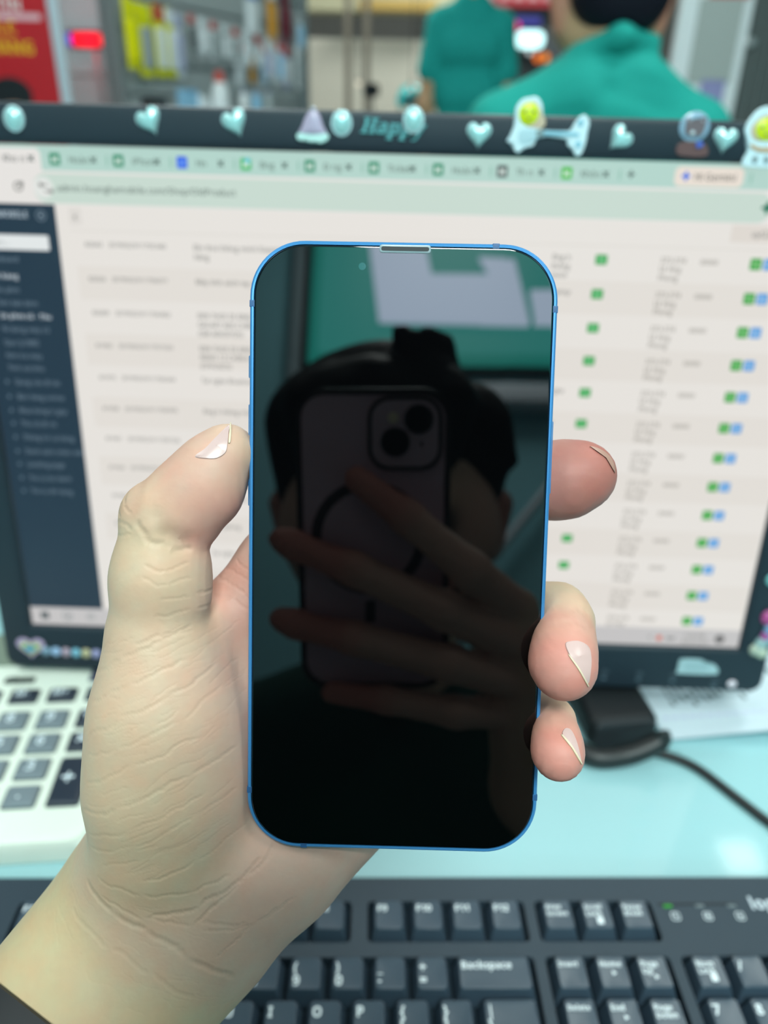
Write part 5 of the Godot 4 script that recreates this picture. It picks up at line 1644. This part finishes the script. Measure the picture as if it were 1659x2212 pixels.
func nail_patch(B: Body, off: Vector3, pts: Array, lift: float) -> ArrayMesh:      # a plate over the finger's skin inside an outline
	var edge := outline(pts, 1.0, 4)
	var mid := Vector2.ZERO
	for v in edge:
		mid += v
	mid /= edge.size()
	var rings := []
	var steps := [1.0, 0.93, 0.75, 0.5, 0.25, 0.02]
	for s in steps.size():
		var ring := PackedVector3Array()
		for v in edge:
			var w: Vector2 = mid.lerp(v, steps[s])
			var hit := B.trace(EYE, (P(w.x, w.y, 1.0) - EYE).normalized())
			ring.append(hit[0] + hit[1] * (lift if s > 0 else -0.0002) - off)
		rings.append(ring)
	return mesh_from(loft(rings, PackedVector3Array(), false), 60.0, PackedVector2Array(), false)

func photographer() -> void:
	var base := Vector3(0.0, 0.0, 0.42)
	var t := thing("person", "person in a dark green shirt holding up the blue phone, mirrored in its glass", "person", at(base))
	var tan := lin(212, 180, 158)
	var palm := lin(212, 170, 154)
	var pink := lin(210, 150, 138)
	var tip := lin(206, 136, 124)
	var index_shade := lin(172, 108, 98)  # shade on the index pad behind the phone, put into its colour
	var yel := lin(208, 181, 152)
	var B := Body.new()
	B.between = 0.0022
	var q := func(px: float, py: float, d: float) -> Vector3: return P(px, py, d * 0.001)
	var H := func(list: Array, g: int, k: float) -> void:      # a chain of [px, py, depth mm, radius mm, colour]
		for i in list.size() - 1:
			var a = list[i]
			var b = list[i + 1]
			B.bone(q.call(a[0], a[1], a[2]), q.call(b[0], b[1], b[2]), a[3] * 0.001, b[3] * 0.001, g, (a[4] + b[4]) / 2, k)
	# thumb
	H.call([[338, 1370, 188, 11.4, tan], [343, 1245, 184.5, 10.3, yel], [346, 1150, 183.5, 9.2, yel]], 1, 0.006)
	H.call([[326, 1113, 183.5, 6.6, yel], [352, 1112, 183.0, 8.6, yel], [428, 1046, 182.0, 8.0, pink], [470, 1000, 181.6, 7.0, palm], [495, 972, 181.4, 6.0, yel]], 2, 0.005)
	H.call([[400, 1126, 182.5, 7.0, pink], [455, 1075, 182.0, 6.6, pink]], 2, 0.006)
	B.bone(q.call(428, 1150, 183.0), q.call(436, 1148, 183.0), 0.0030, 0.0030, 2, pink, 0.003)
	B.bone(q.call(405, 1218, 183.5), q.call(408, 1290, 184.5), 0.0042, 0.0042, 1, palm, 0.006)
	for s in [[338, 1112, 362, 1152], [362, 1152, 398, 1174], [398, 1174, 440, 1179]]:
		B.crease(q.call(s[0], s[1], 174.5), q.call(s[2], s[3], 176.0), 0.0018, 0.0009)
	# ball of the thumb and palm
	var fore := K(-0.20, -0.285, -0.03)
	H.call([[338, 1370, 188, 12.0, tan], [328, 1560, 189, 13.4, yel], [330, 1700, 191, 14.6, yel], [345, 1800, 194, 15.4, yel]], 0, 0.010)
	H.call([[388, 1440, 191, 11.0, palm], [402, 1560, 194, 12.5, palm], [414, 1690, 198, 13.6, palm], [420, 1790, 202, 14.0, tan]], 0, 0.012)
	H.call([[462, 1560, 204, 11.5, pink], [490, 1720, 207, 12.0, palm]], 0, 0.012)
	H.call([[350, 1880, 207, 14.0, tan], [420, 1600, 208, 13.0, tan], [505, 1335, 204, 10.5, pink]], 0, 0.010)
	H.call([[400, 1920, 209, 14.0, tan], [520, 1620, 211, 12.5, tan], [610, 1425, 208, 11.0, palm]], 0, 0.010)
	H.call([[450, 1950, 210, 14.0, palm], [600, 1700, 212, 12.5, tan], [700, 1530, 209, 11.0, palm]], 0, 0.010)
	H.call([[490, 1975, 208, 14.0, palm], [610, 1862, 208, 14.0, palm], [735, 1738, 208, 13.0, palm], [790, 1640, 208, 10.5, palm]], 0, 0.010)
	H.call([[470, 1935, 202, 11.0, palm], [560, 1880, 203, 11.5, palm], [640, 1810, 205, 11.5, palm]], 0, 0.012)
	# wrist and forearm
	var w1: Vector3 = q.call(268, 1946, 210)
	var w2: Vector3 = q.call(398, 2022, 210)
	var e1: Vector3 = w1.lerp(fore, 0.55)
	var e2: Vector3 = w2.lerp(fore, 0.55)
	B.bone(w1, e1, 0.0188, 0.0240, 0, lin(208, 186, 148), 0.016)
	B.bone(w2, e2, 0.0184, 0.0240, 0, lin(206, 182, 148), 0.016)
	B.bone(q.call(360, 1880, 203), q.call(340, 1985, 206), 0.0165, 0.0165, 0, tan, 0.016)
	B.bone(q.call(440, 1960, 205), q.call(370, 2030, 208), 0.0150, 0.0160, 0, tan, 0.016)
	# index: behind the phone, its tip beyond the right edge
	H.call([[500, 1335, 204, 10.4, pink], [600, 1215, 203, 9.6, palm], [735, 1100, 201, 9.2, palm], [1000, 1046, 199.5, 8.6, palm], [1190, 1040, 195, 8.8, index_shade], [1235, 1033, 193, 8.6, index_shade], [1264, 1025, 192, 7.5, index_shade]], 3, 0.005)
	# middle: wholly behind the phone
	H.call([[610, 1425, 208, 10.5, palm], [800, 1270, 206, 9.4, palm], [960, 1220, 203, 8.6, palm], [1090, 1210, 201, 7.6, pink]], 4, 0.005)
	# ring and little finger: round the edge, tips on the glass
	H.call([[700, 1530, 209, 10.4, palm], [960, 1370, 207, 8.8, palm], [1120, 1318, 203, 7.9, yel], [1205, 1322, 194, 6.6, yel], [1222, 1345, 187, 5.9, yel], [1219, 1390, 180, 6.2, pink], [1216, 1436, 176.5, 6.7, tip], [1220, 1448, 176.0, 6.2, tip]], 5, 0.005)
	H.call([[790, 1640, 208, 9.6, palm], [980, 1560, 207, 7.6, palm], [1110, 1535, 203, 6.4, yel], [1172, 1538, 196, 5.2, yel], [1196, 1555, 189, 4.6, yel], [1202, 1588, 182, 4.7, pink], [1205, 1626, 178.5, 5.3, tip], [1208, 1634, 178, 5.0, tip]], 6, 0.004)
	var lo := Vector3(9, 9, 9)
	var hi := -lo
	for p in [q.call(170, 880, 170), q.call(1360, 880, 220), q.call(1360, 2150, 215), q.call(170, 2150, 225), e1, e2, q.call(200, 1700, 170), q.call(200, 1700, 230), q.call(800, 1700, 230)]:
		lo = lo.min(p)
		hi = hi.max(p)
	B.grow(0.0013, lo - Vector3.ONE * 0.012, hi + Vector3.ONE * 0.012)
	# pads and marks in the colour of the skin
	for i in B.pos.size():
		var n1 := noise.get_noise_3dv(B.pos[i] * 130.0)
		var n2 := noise.get_noise_3dv(B.pos[i] * 420.0 + Vector3(9, 9, 9))
		var c := B.hue[i]
		B.hue[i] = Color(c.r * (1.0 + 0.05 * n1 + 0.04 * n2), c.g * (1.0 - 0.08 * n1 + 0.04 * n2), c.b * (1.0 - 0.10 * n1 + 0.03 * n2), 1.0)
	# nails: plates hugging the finger, free edges paler
	var plates := [
		["thumb", [[420, 987], [444, 992], [469, 991], [488, 978], [493, 957], [495, 936], [496, 917], [467, 944], [441, 971]], [[493, 957], [495, 936], [496, 917], [499, 914], [499, 936], [497, 957]]],
		["ring", [[1229, 1415], [1220, 1390], [1232, 1384], [1251, 1384], [1271, 1396], [1277, 1420], [1276, 1450], [1269, 1480], [1251, 1446]], [[1229, 1414], [1251, 1444], [1270, 1479], [1269, 1482], [1249, 1447], [1228, 1416]]],
		["little", [[1214, 1588], [1219, 1573], [1232, 1576], [1244, 1600], [1252, 1630], [1254, 1648], [1233, 1612]], [[1214, 1587], [1234, 1610], [1255, 1646], [1254, 1650], [1232, 1613], [1213, 1590]]],
		["index", [[1272, 964], [1294, 970], [1315, 985], [1327, 1006], [1328, 1024], [1324, 1007], [1311, 988], [1291, 974]], []],
	]
	var nail_m := mat("nail_pink", rgb(208, 176, 172), 0.28)
	var edge_m := mat("nail_edge", rgb(222, 206, 178), 0.4)
	for pl in plates:
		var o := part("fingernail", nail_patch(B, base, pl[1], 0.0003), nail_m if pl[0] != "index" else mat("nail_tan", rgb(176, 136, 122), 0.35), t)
		if pl[2].size():
			part("free_edge", nail_patch(B, base, pl[2], 0.00036), edge_m, o)
	var uvt := Transform3D(Basis(Vector3(4, 0, 0), Vector3(0, -4, 0), Vector3(0, 0, 4)), Vector3(0.5, 0.5, 0)) * pt.affine_inverse()
	# arms, head, neck: coarser
	B.clear_bones()
	B.between = 0.01
	var sh_l := Vector3(-0.19, 0.955, 0.345)
	var sh_r := Vector3(0.19, 0.955, 0.345)
	var el_r := K(0.22, -0.40, 0.05)
	var wr_r := K(0.078, -0.195, 0.030)
	B.bone(sh_l, fore, 0.045, 0.040, 0, tan, 0.03)
	B.bone(fore, ((w1 + w2) / 2).lerp(fore, 0.45), 0.040, 0.0255, 0, tan, 0.03)
	B.bone(sh_r, el_r, 0.045, 0.040, 1, tan, 0.03)
	B.bone(el_r, wr_r, 0.040, 0.024, 1, tan, 0.03)
	B.grow(0.009, Vector3(-0.32, 0.6, -0.15), Vector3(0.34, 1.06, 0.44))
	# right hand round the other phone
	B.clear_bones()
	B.between = 0.002
	var R := func(list: Array, g: int) -> void:
		for i in list.size() - 1:
			var a = list[i]
			var b = list[i + 1]
			B.bone(K(a[0], a[1], a[2]), K(b[0], b[1], b[2]), a[3], b[3], g, palm if i < 2 else tip, 0.005)
	R.call([[0.062, -0.085, 0.010, 0.0100], [0.036, -0.060, -0.0075, 0.0092], [0.006, -0.035, -0.0058, 0.0080], [-0.018, -0.017, -0.0040, 0.0066]], 1)
	R.call([[0.066, -0.104, 0.008, 0.0104], [0.024, -0.080, -0.0075, 0.0094], [-0.020, -0.060, -0.0062, 0.0082], [-0.050, -0.050, 0.0000, 0.0070], [-0.057, -0.048, 0.0045, 0.0064]], 2)
	R.call([[0.066, -0.124, 0.010, 0.0100], [0.026, -0.107, -0.0070, 0.0090], [-0.020, -0.095, -0.0058, 0.0080], [-0.050, -0.090, 0.0000, 0.0070], [-0.058, -0.089, 0.0045, 0.0064]], 3)
	R.call([[0.062, -0.142, 0.014, 0.0092], [0.030, -0.134, -0.0040, 0.0080], [-0.004, -0.128, -0.0040, 0.0068], [-0.032, -0.125, -0.0020, 0.0058]], 4)
	R.call([[0.068, -0.130, 0.026, 0.0120], [0.046, -0.100, 0.024, 0.0098], [0.028, -0.078, 0.0215, 0.0086], [0.010, -0.066, 0.0205, 0.0074]], 5)
	for a in [[0.062, -0.085, 0.010], [0.066, -0.104, 0.008], [0.066, -0.124, 0.010], [0.062, -0.142, 0.014], [0.068, -0.130, 0.026]]:
		B.bone(K(a[0], a[1], a[2]), wr_r, 0.011, 0.018, 0, tan, 0.012)
	B.bone(wr_r, wr_r.lerp(el_r, 0.3), 0.022, 0.027, 0, tan, 0.012)
	B.grow(0.003, K(-0.08, 0.0, 0.0) - Vector3(0.0, 0.25, 0.06), K(0.14, 0.01, 0.06) + Vector3(0.02, 0.02, 0.12))
	# head
	B.clear_bones()
	B.between = 0.006
	var hx := -0.007
	var hair_c := lin(18, 16, 18)
	B.bone(K(hx, -0.035, 0.225), K(hx, -0.045, 0.262), 0.074, 0.076, 0, tan, 0.03)
	B.bone(K(hx, -0.070, 0.190), K(hx, -0.120, 0.185), 0.060, 0.046, 0, tan, 0.03)
	for s in [-1, 1]:
		B.bone(K(hx + 0.040 * s, -0.085, 0.185), K(hx + 0.032 * s, -0.118, 0.185), 0.042, 0.034, 0, palm, 0.03)
		B.bone(K(hx + 0.030 * s, -0.050, 0.140), K(hx + 0.012 * s, -0.048, 0.136), 0.009, 0.008, 0, tan, 0.012)
		B.bone(K(hx + 0.084 * s, -0.070, 0.228), K(hx + 0.080 * s, -0.105, 0.222), 0.014, 0.009, 0, pink, 0.006)
		B.bone(K(hx + 0.031 * s, -0.066, 0.143), K(hx + 0.029 * s, -0.066, 0.143), 0.0115, 0.0115, 1, lin(60, 48, 44), 0.004)
	B.bone(K(hx, -0.060, 0.134), K(hx, -0.090, 0.120), 0.008, 0.013, 0, palm, 0.012)
	B.bone(K(hx - 0.018, -0.118, 0.140), K(hx + 0.018, -0.118, 0.140), 0.007, 0.007, 0, lin(176, 104, 96), 0.008)
	B.bone(K(hx, -0.146, 0.160), K(hx, -0.148, 0.165), 0.024, 0.024, 0, tan, 0.03)
	B.bone(K(hx, -0.095, 0.250), Vector3(0.0, 1.005, 0.345), 0.052, 0.058, 0, tan, 0.03)
	B.grow(0.0045, Vector3(-0.13, 0.92, 0.05), Vector3(0.12, 1.30, 0.42))
	var skin := body_mat("skin", 0.52, 0.42)
	skin.heightmap_enabled = true
	skin.heightmap_texture = skin_picture()
	skin.heightmap_scale = 0.065
	part("body", B.done(base, uvt), skin, t)
	# hair
	var A := Body.new()
	A.between = 0.006
	for h in [[-0.004, 0.000, 0.222, 0.057, -0.018, 0.268, 0.074], [-0.036, -0.010, 0.215, 0.054, -0.06, 0.275, 0.054], [0.040, -0.026, 0.215, 0.049, -0.06, 0.275, 0.052], [0.0, -0.05, 0.278, 0.074, -0.10, 0.285, 0.05]]:
		A.bone(K(hx + h[0], h[1], h[2]), K(hx + h[0], h[4], h[5]), h[3], h[6], 0, hair_c, 0.02)
	for h in [[-0.062, -0.005, 0.200, 0.030, -0.052, 0.205, 0.022], [0.060, -0.006, 0.200, 0.030, -0.050, 0.205, 0.022], [-0.045, 0.006, 0.165, 0.030, -0.018, 0.155, 0.018], [-0.010, 0.012, 0.160, 0.032, -0.012, 0.148, 0.020], [0.030, 0.008, 0.162, 0.032, -0.016, 0.152, 0.020]]:
		A.bone(K(hx + h[0], h[1], h[2]), K(hx + h[0] * 1.06, h[4], h[5]), h[3], h[6], 0, hair_c, 0.015)
	for h in [[0.018, 0.022, 0.178, 0.026, 0.020, 0.057, 0.172, 0.007], [0.024, 0.018, 0.184, 0.024, 0.030, 0.050, 0.180, 0.010], [0.010, 0.026, 0.180, 0.024, 0.004, 0.062, 0.176, 0.004], [0.012, 0.036, 0.176, 0.014, -0.002, 0.060, 0.172, 0.004], [-0.03, 0.018, 0.18, 0.026, -0.05, 0.026, 0.18, 0.014], [0.066, -0.016, 0.195, 0.022, 0.084, -0.032, 0.195, 0.006]]:
		A.bone(K(h[0], h[1], h[2]), K(h[4], h[5], h[6]), h[3], h[7], 0, hair_c, 0.008)
	A.grow(0.005, Vector3(-0.14, 1.0, 0.03), Vector3(0.13, 1.34, 0.42))
	part("hair", A.done(base), body_mat("hair_black", 0.55, 0.3), t)
	# clothes
	var green := lin(10, 62, 54)
	A = Body.new()
	A.between = 0.01
	A.bone(Vector3(-0.145, 0.955, 0.350), Vector3(0.145, 0.955, 0.350), 0.068, 0.068, 0, green, 0.05)
	A.bone(Vector3(-0.05, 0.985, 0.352), Vector3(0.05, 0.985, 0.352), 0.062, 0.062, 0, green, 0.05)
	A.bone(Vector3(-0.075, 0.86, 0.352), Vector3(0.075, 0.86, 0.352), 0.112, 0.112, 0, green, 0.05)
	A.bone(Vector3(-0.065, 0.70, 0.385), Vector3(0.065, 0.70, 0.385), 0.118, 0.118, 0, green, 0.05)
	A.bone(Vector3(-0.07, 0.57, 0.415), Vector3(0.07, 0.57, 0.415), 0.122, 0.122, 0, green, 0.05)
	A.bone(sh_l, sh_l.lerp(fore, 0.55), 0.062, 0.058, 0, green, 0.03)
	A.bone(sh_r, sh_r.lerp(el_r, 0.55), 0.062, 0.058, 0, green, 0.03)
	A.grow(0.012, Vector3(-0.34, 0.40, 0.10), Vector3(0.34, 1.10, 0.60))
	part("shirt", A.done(base), body_mat("shirt_dark_green", 0.85, 0.3), t)
	var dark := lin(30, 32, 40)
	A = Body.new()
	for s in [-1, 1]:
		A.bone(Vector3(0.08 * s, 0.535, 0.42), Vector3(0.12 * s, 0.53, 0.02), 0.085, 0.062, 0, dark, 0.04)
		A.bone(Vector3(0.12 * s, 0.53, 0.02), Vector3(0.12 * s, 0.11, 0.06), 0.062, 0.042, 0, dark, 0.04)
	A.bone(Vector3(-0.08, 0.545, 0.43), Vector3(0.08, 0.545, 0.43), 0.10, 0.10, 0, dark, 0.04)
	A.grow(0.016, Vector3(-0.26, 0.04, -0.10), Vector3(0.26, 0.70, 0.58))
	part("trousers", A.done(base), body_mat("trousers_dark", 0.85, 0.3), t)
	for s in [-1, 1]:
		part("shoe", rbox(0.09, 0.075, 0.26, 0.035, 0.03), mat("shoe_black", rgb(26, 26, 28), 0.5), t, at(Vector3(0.12 * s, 0.0375, -0.40)))
	# the strap at the picture's corner
	var ax := (fore - (w1 + w2) / 2).normalized()
	var mid: Vector3 = ((w1 + w2) / 2) + ax * 0.041
	var across := (w2 - w1).normalized()
	across = (across - ax * across.dot(ax)).normalized()
	var thick := ax.cross(across)
	var rings := []
	for s in [[-0.009, 0.0], [-0.0085, 0.0016], [0.0085, 0.0016], [0.009, 0.0], [-0.009, 0.0]]:
		var ring := PackedVector3Array()
		for i in 36:
			var a := TAU * i / 36
			ring.append(mid - base + ax * s[0] + across * cos(a) * (0.0305 + s[1]) + thick * sin(a) * (0.0232 + s[1]))
		rings.append(ring)
	part("wrist_strap", mesh_from(loft(rings, PackedVector3Array(), false)), mat("strap_black", rgb(30, 32, 36), 0.6), t)
	# a stool under the photographer
	stool(Vector3(0.0, 0.0, 0.43), 0.43, "black round stool under the photographer, out of the picture")

func stool(p: Vector3, h: float, label: String) -> void:
	var blk := mat("stool_black", rgb(36, 38, 42), 0.5)
	var steel := mat("stool_steel", rgb(150, 154, 158), 0.3, 0.8)
	var o := thing("stool", label, "stool", at(p), "stools")
	part("seat", lathe([[0.0, h - 0.05], [0.17, h - 0.05], [0.19, h - 0.03], [0.185, h - 0.005], [0.16, h], [0.0, h]]), blk, o)
	part("column", lathe([[0.0, 0.02], [0.03, 0.02], [0.025, h - 0.05], [0.0, h - 0.05]]), steel, o)
	part("base", lathe([[0.0, 0.0], [0.21, 0.0], [0.2, 0.012], [0.03, 0.03], [0.0, 0.03]]), steel, o)

# ------------------------------------------------------------------ the two men in green polo shirts, from behind
func back_man() -> void:
	var N := P(1322, 100, 1.42)
	var base := Vector3(N.x, 0, N.z)
	var t := thing("person", "man in a green polo shirt seen from behind, nearer of the two", "person", at(base))
	var skin := lin(206, 164, 128)
	var A := Body.new()
	A.between = 0.006
	var o := func(x: float, y: float, z: float) -> Vector3: return N + Vector3(x, y, z)
	A.bone(o.call(0, 0.17, -0.03), o.call(-0.004, 0.11, -0.02), 0.080, 0.076, 0, skin, 0.03)
	A.bone(o.call(0.0, 0.09, -0.01), o.call(0.0, -0.005, -0.01), 0.066, 0.060, 0, skin, 0.03)
	A.bone(o.call(-0.03, 0.08, -0.07), o.call(-0.055, 0.04, -0.06), 0.055, 0.048, 0, skin, 0.03)
	for s in [-1, 1]:
		A.bone(o.call(0.098 * s - 0.008, 0.085, -0.02 + 0.01 * s), o.call(0.090 * s - 0.008, 0.030, -0.02 + 0.01 * s), 0.018, 0.011, 0, lin(206, 140, 116), 0.01)
		A.bone(o.call(0.055 * s, 0.06, -0.05), o.call(0.05 * s, 0.02, -0.03), 0.042, 0.035, 0, skin, 0.03)
		A.bone(o.call(0.0, -0.07, -0.01), o.call(0.19 * s, -0.15, -0.01), 0.040, 0.038, 0, skin, 0.03)
		A.bone(o.call(0.19 * s, -0.15, -0.01), o.call(0.24 * s, -0.33, -0.04), 0.042, 0.042, 0, skin, 0.03)
		A.bone(o.call(0.24 * s, -0.33, -0.04), o.call(0.20 * s, -0.42, -0.24), 0.042, 0.034, 0, skin, 0.03)
		A.bone(o.call(0.20 * s, -0.42, -0.24), o.call(0.16 * s, -0.43, -0.36), 0.036, 0.030, 0, skin, 0.03)
	A.grow(0.008, N + Vector3(-0.36, -0.52, -0.45), N + Vector3(0.36, 0.34, 0.14))
	part("body", A.done(base), body_mat("skin_plain", 0.5, 0.4), t)
	A = Body.new()
	var black := lin(24, 26, 34)
	A.bone(o.call(0, 0.17, -0.03), o.call(0.004, 0.115, 0.0), 0.090, 0.080, 0, black, 0.03)
	A.bone(o.call(-0.03, 0.085, 0.01), o.call(0.035, 0.085, 0.012), 0.060, 0.058, 0, black, 0.03)
	A.bone(o.call(-0.012, 0.062, 0.02), o.call(0.028, 0.062, 0.022), 0.046, 0.044, 0, black, 0.02)
	A.grow(0.007, N + Vector3(-0.14, 0.02, -0.16), N + Vector3(0.14, 0.34, 0.12))
	part("hair", A.done(base), body_mat("hair_black", 0.55, 0.3), t)
	A = Body.new()
	var green := lin(38, 164, 152)
	A.bone(o.call(-0.06, -0.070, 0.0), o.call(-0.205, -0.138, -0.005), 0.054, 0.058, 0, green, 0.05)
	A.bone(o.call(0.05, -0.062, 0.0), o.call(0.175, -0.138, -0.005), 0.052, 0.060, 0, green, 0.05)
	A.bone(o.call(-0.09, -0.225, -0.01), o.call(0.09, -0.225, -0.01), 0.120, 0.120, 0, green, 0.05)
	A.bone(o.call(-0.03, -0.092, 0.0), o.call(0.03, -0.092, 0.0), 0.080, 0.080, 0, green, 0.05)
	A.bone(o.call(-0.08, -0.36, -0.01), o.call(0.08, -0.36, -0.01), 0.120, 0.120, 0, green, 0.05)
	A.bone(o.call(-0.08, -0.54, -0.02), o.call(0.08, -0.54, -0.02), 0.125, 0.125, 0, green, 0.05)
	for s in [-1, 1]:
		A.bone(o.call(0.195 * s, -0.150, -0.005), o.call(0.235 * s, -0.30, -0.03), 0.060, 0.058, 0, green, 0.03)
	# the collar's fold and a few wrinkles
	A.bone(o.call(-0.062, -0.012, 0.02), o.call(0.0, 0.012, 0.058), 0.018, 0.018, 1, green, 0.02)
	A.bone(o.call(0.0, 0.012, 0.058), o.call(0.066, 0.004, 0.02), 0.018, 0.018, 1, green, 0.02)
	A.bone(o.call(-0.07, -0.02, 0.0), o.call(-0.06, -0.03, -0.05), 0.016, 0.014, 1, green, 0.02)
	A.bone(o.call(0.07, -0.0, 0.0), o.call(0.06, -0.02, -0.05), 0.016, 0.014, 1, green, 0.02)
	A.between = 0.012
	for w in [[-0.01, -0.055, 0.075, 0.11, -0.085, 0.075], [0.02, -0.035, 0.075, 0.13, -0.06, 0.07], [-0.10, -0.13, 0.10, 0.05, -0.125, 0.115], [0.03, -0.10, 0.11, 0.15, -0.15, 0.09], [-0.16, -0.12, 0.06, -0.06, -0.10, 0.08]]:
		A.crease(o.call(w[0], w[1] - 0.02, w[2]), o.call(w[3], w[4] - 0.02, w[5]), 0.016, 0.010)
	A.grow(0.009, N + Vector3(-0.36, -0.72, -0.20), N + Vector3(0.36, 0.08, 0.20))
	part("polo_shirt", A.done(base), body_mat("polo_green", 0.8, 0.35), t)
	A = Body.new()
	var dark := lin(34, 36, 44)
	var seat_y := N.y - 0.62
	for s in [-1, 1]:
		A.bone(o.call(0.08 * s, -0.60, -0.02), o.call(0.13 * s, -0.62, -0.40), 0.095, 0.065, 0, dark, 0.04)
		A.bone(o.call(0.13 * s, -0.62, -0.40), Vector3(N.x + 0.13 * s, 0.11, N.z - 0.36), 0.065, 0.045, 0, dark, 0.04)
	A.bone(o.call(-0.07, -0.60, -0.02), o.call(0.07, -0.60, -0.02), 0.11, 0.11, 0, dark, 0.04)
	A.grow(0.018, Vector3(N.x - 0.3, 0.04, N.z - 0.54), N + Vector3(0.3, -0.44, 0.16))
	part("trousers", A.done(base), body_mat("trousers_dark", 0.85, 0.3), t)
	for s in [-1, 1]:
		part("shoe", rbox(0.09, 0.075, 0.26, 0.035, 0.03), mat("shoe_black", rgb(26, 26, 28), 0.5), t, at(Vector3(0.13 * s, 0.0375, -0.41)))
	stool(Vector3(N.x, 0, N.z - 0.02), N.y - 0.725, "black round stool under the man in the near green shirt")

func far_man() -> void:
	var N := P(1020, 6, 3.2)
	var base := Vector3(N.x, 0, N.z)
	var t := thing("person", "man in a green polo shirt standing farther off, seen from behind", "person", at(base))
	var skin := lin(200, 158, 124)
	var o := func(x: float, y: float, z: float) -> Vector3: return N + Vector3(x, y, z)
	var A := Body.new()
	A.between = 0.006
	A.bone(o.call(0.01, 0.18, -0.02), o.call(0.01, 0.14, -0.01), 0.078, 0.07, 0, skin, 0.03)
	A.bone(o.call(0.0, 0.10, 0.0), o.call(0.0, -0.03, 0.0), 0.054, 0.058, 0, skin, 0.03)
	for s in [-1, 1]:
		A.bone(o.call(0.08 * s, 0.13, -0.01), o.call(0.078 * s, 0.09, -0.01), 0.014, 0.009, 0, skin, 0.01)
		A.bone(o.call(0.0, -0.05, 0), o.call(0.13 * s, -0.08, 0), 0.035, 0.035, 0, skin, 0.03)
		A.bone(o.call(0.13 * s, -0.08, 0), o.call(0.165 * s, -0.20, 0), 0.038, 0.040, 0, skin, 0.03)
		A.bone(o.call(0.165 * s, -0.20, 0), o.call(0.180 * s, -0.38, -0.01), 0.040, 0.036, 0, skin, 0.03)
		A.bone(o.call(0.180 * s, -0.38, -0.01), o.call(0.165 * s, -0.60, -0.06), 0.036, 0.024, 0, skin, 0.03)
		A.bone(o.call(0.165 * s, -0.60, -0.06), o.call(0.16 * s, -0.68, -0.07), 0.030, 0.026, 0, skin, 0.02)
		for k in 4:
			A.bone(o.call(0.16 * s, -0.67, -0.095 + k * 0.018), o.call(0.155 * s, -0.745 - 0.012 * sin(k * 1.3), -0.085 + k * 0.014), 0.0095, 0.008, 2 + k, skin, 0.01)
		A.bone(o.call(0.158 * s, -0.64, -0.09), o.call(0.142 * s, -0.69, -0.125), 0.011, 0.009, 7, skin, 0.01)
	A.grow(0.010, N + Vector3(-0.26, -0.80, -0.18), N + Vector3(0.26, 0.30, 0.12))
	part("body", A.done(base), body_mat("skin_plain", 0.5, 0.4), t)
	A = Body.new()
	A.bone(o.call(0.01, 0.19, -0.02), o.call(0.01, 0.13, 0.015), 0.086, 0.076, 0, lin(24, 26, 34), 0.03)
	A.bone(o.call(0.01, 0.10, 0.02), o.call(0.01, 0.075, 0.02), 0.058, 0.045, 0, lin(24, 26, 34), 0.03)
	A.grow(0.010, N + Vector3(-0.12, 0.0, -0.14), N + Vector3(0.14, 0.30, 0.12))
	part("hair", A.done(base), body_mat("hair_black", 0.55, 0.3), t)
	A = Body.new()
	var green := lin(30, 158, 152)
	A.bone(o.call(-0.03, -0.03, 0), o.call(-0.135, -0.075, 0), 0.050, 0.052, 0, green, 0.04)
	A.bone(o.call(0.03, -0.03, 0), o.call(0.135, -0.075, 0), 0.050, 0.052, 0, green, 0.04)
	A.bone(o.call(-0.06, -0.16, 0), o.call(0.06, -0.16, 0), 0.098, 0.098, 0, green, 0.05)
	A.bone(o.call(-0.06, -0.34, 0), o.call(0.06, -0.34, 0), 0.095, 0.095, 0, green, 0.05)
	A.bone(o.call(-0.06, -0.52, 0), o.call(0.06, -0.52, 0), 0.105, 0.105, 0, green, 0.05)
	for s in [-1, 1]:
		A.bone(o.call(0.135 * s, -0.08, 0), o.call(0.170 * s, -0.25, 0), 0.054, 0.054, 0, green, 0.03)
	A.bone(o.call(-0.02, -0.05, 0.0), o.call(0.02, -0.05, 0.0), 0.070, 0.070, 0, green, 0.03)
	A.bone(o.call(-0.04, 0.0, 0.03), o.call(0.04, 0.0, 0.03), 0.030, 0.030, 0, green, 0.02)
	A.grow(0.013, N + Vector3(-0.28, -0.68, -0.16), N + Vector3(0.28, 0.08, 0.16))
	part("polo_shirt", A.done(base), body_mat("polo_green", 0.8, 0.35), t)
	A = Body.new()
	var dark := lin(34, 36, 44)
	for s in [-1, 1]:
		A.bone(o.call(0.07 * s, -0.62, 0), Vector3(N.x + 0.10 * s, 0.5, N.z - 0.02), 0.095, 0.062, 0, dark, 0.04)
		A.bone(Vector3(N.x + 0.10 * s, 0.5, N.z - 0.02), Vector3(N.x + 0.10 * s, 0.10, N.z), 0.062, 0.048, 0, dark, 0.04)
	A.grow(0.018, Vector3(N.x - 0.28, 0.04, N.z - 0.18), N + Vector3(0.28, -0.48, 0.18))
	part("trousers", A.done(base), body_mat("trousers_dark", 0.85, 0.3), t)
	for s in [-1, 1]:
		part("shoe", rbox(0.09, 0.075, 0.26, 0.035, 0.03), mat("shoe_black", rgb(26, 26, 28), 0.5), t, at(Vector3(0.10 * s, 0.0375, -0.04)))
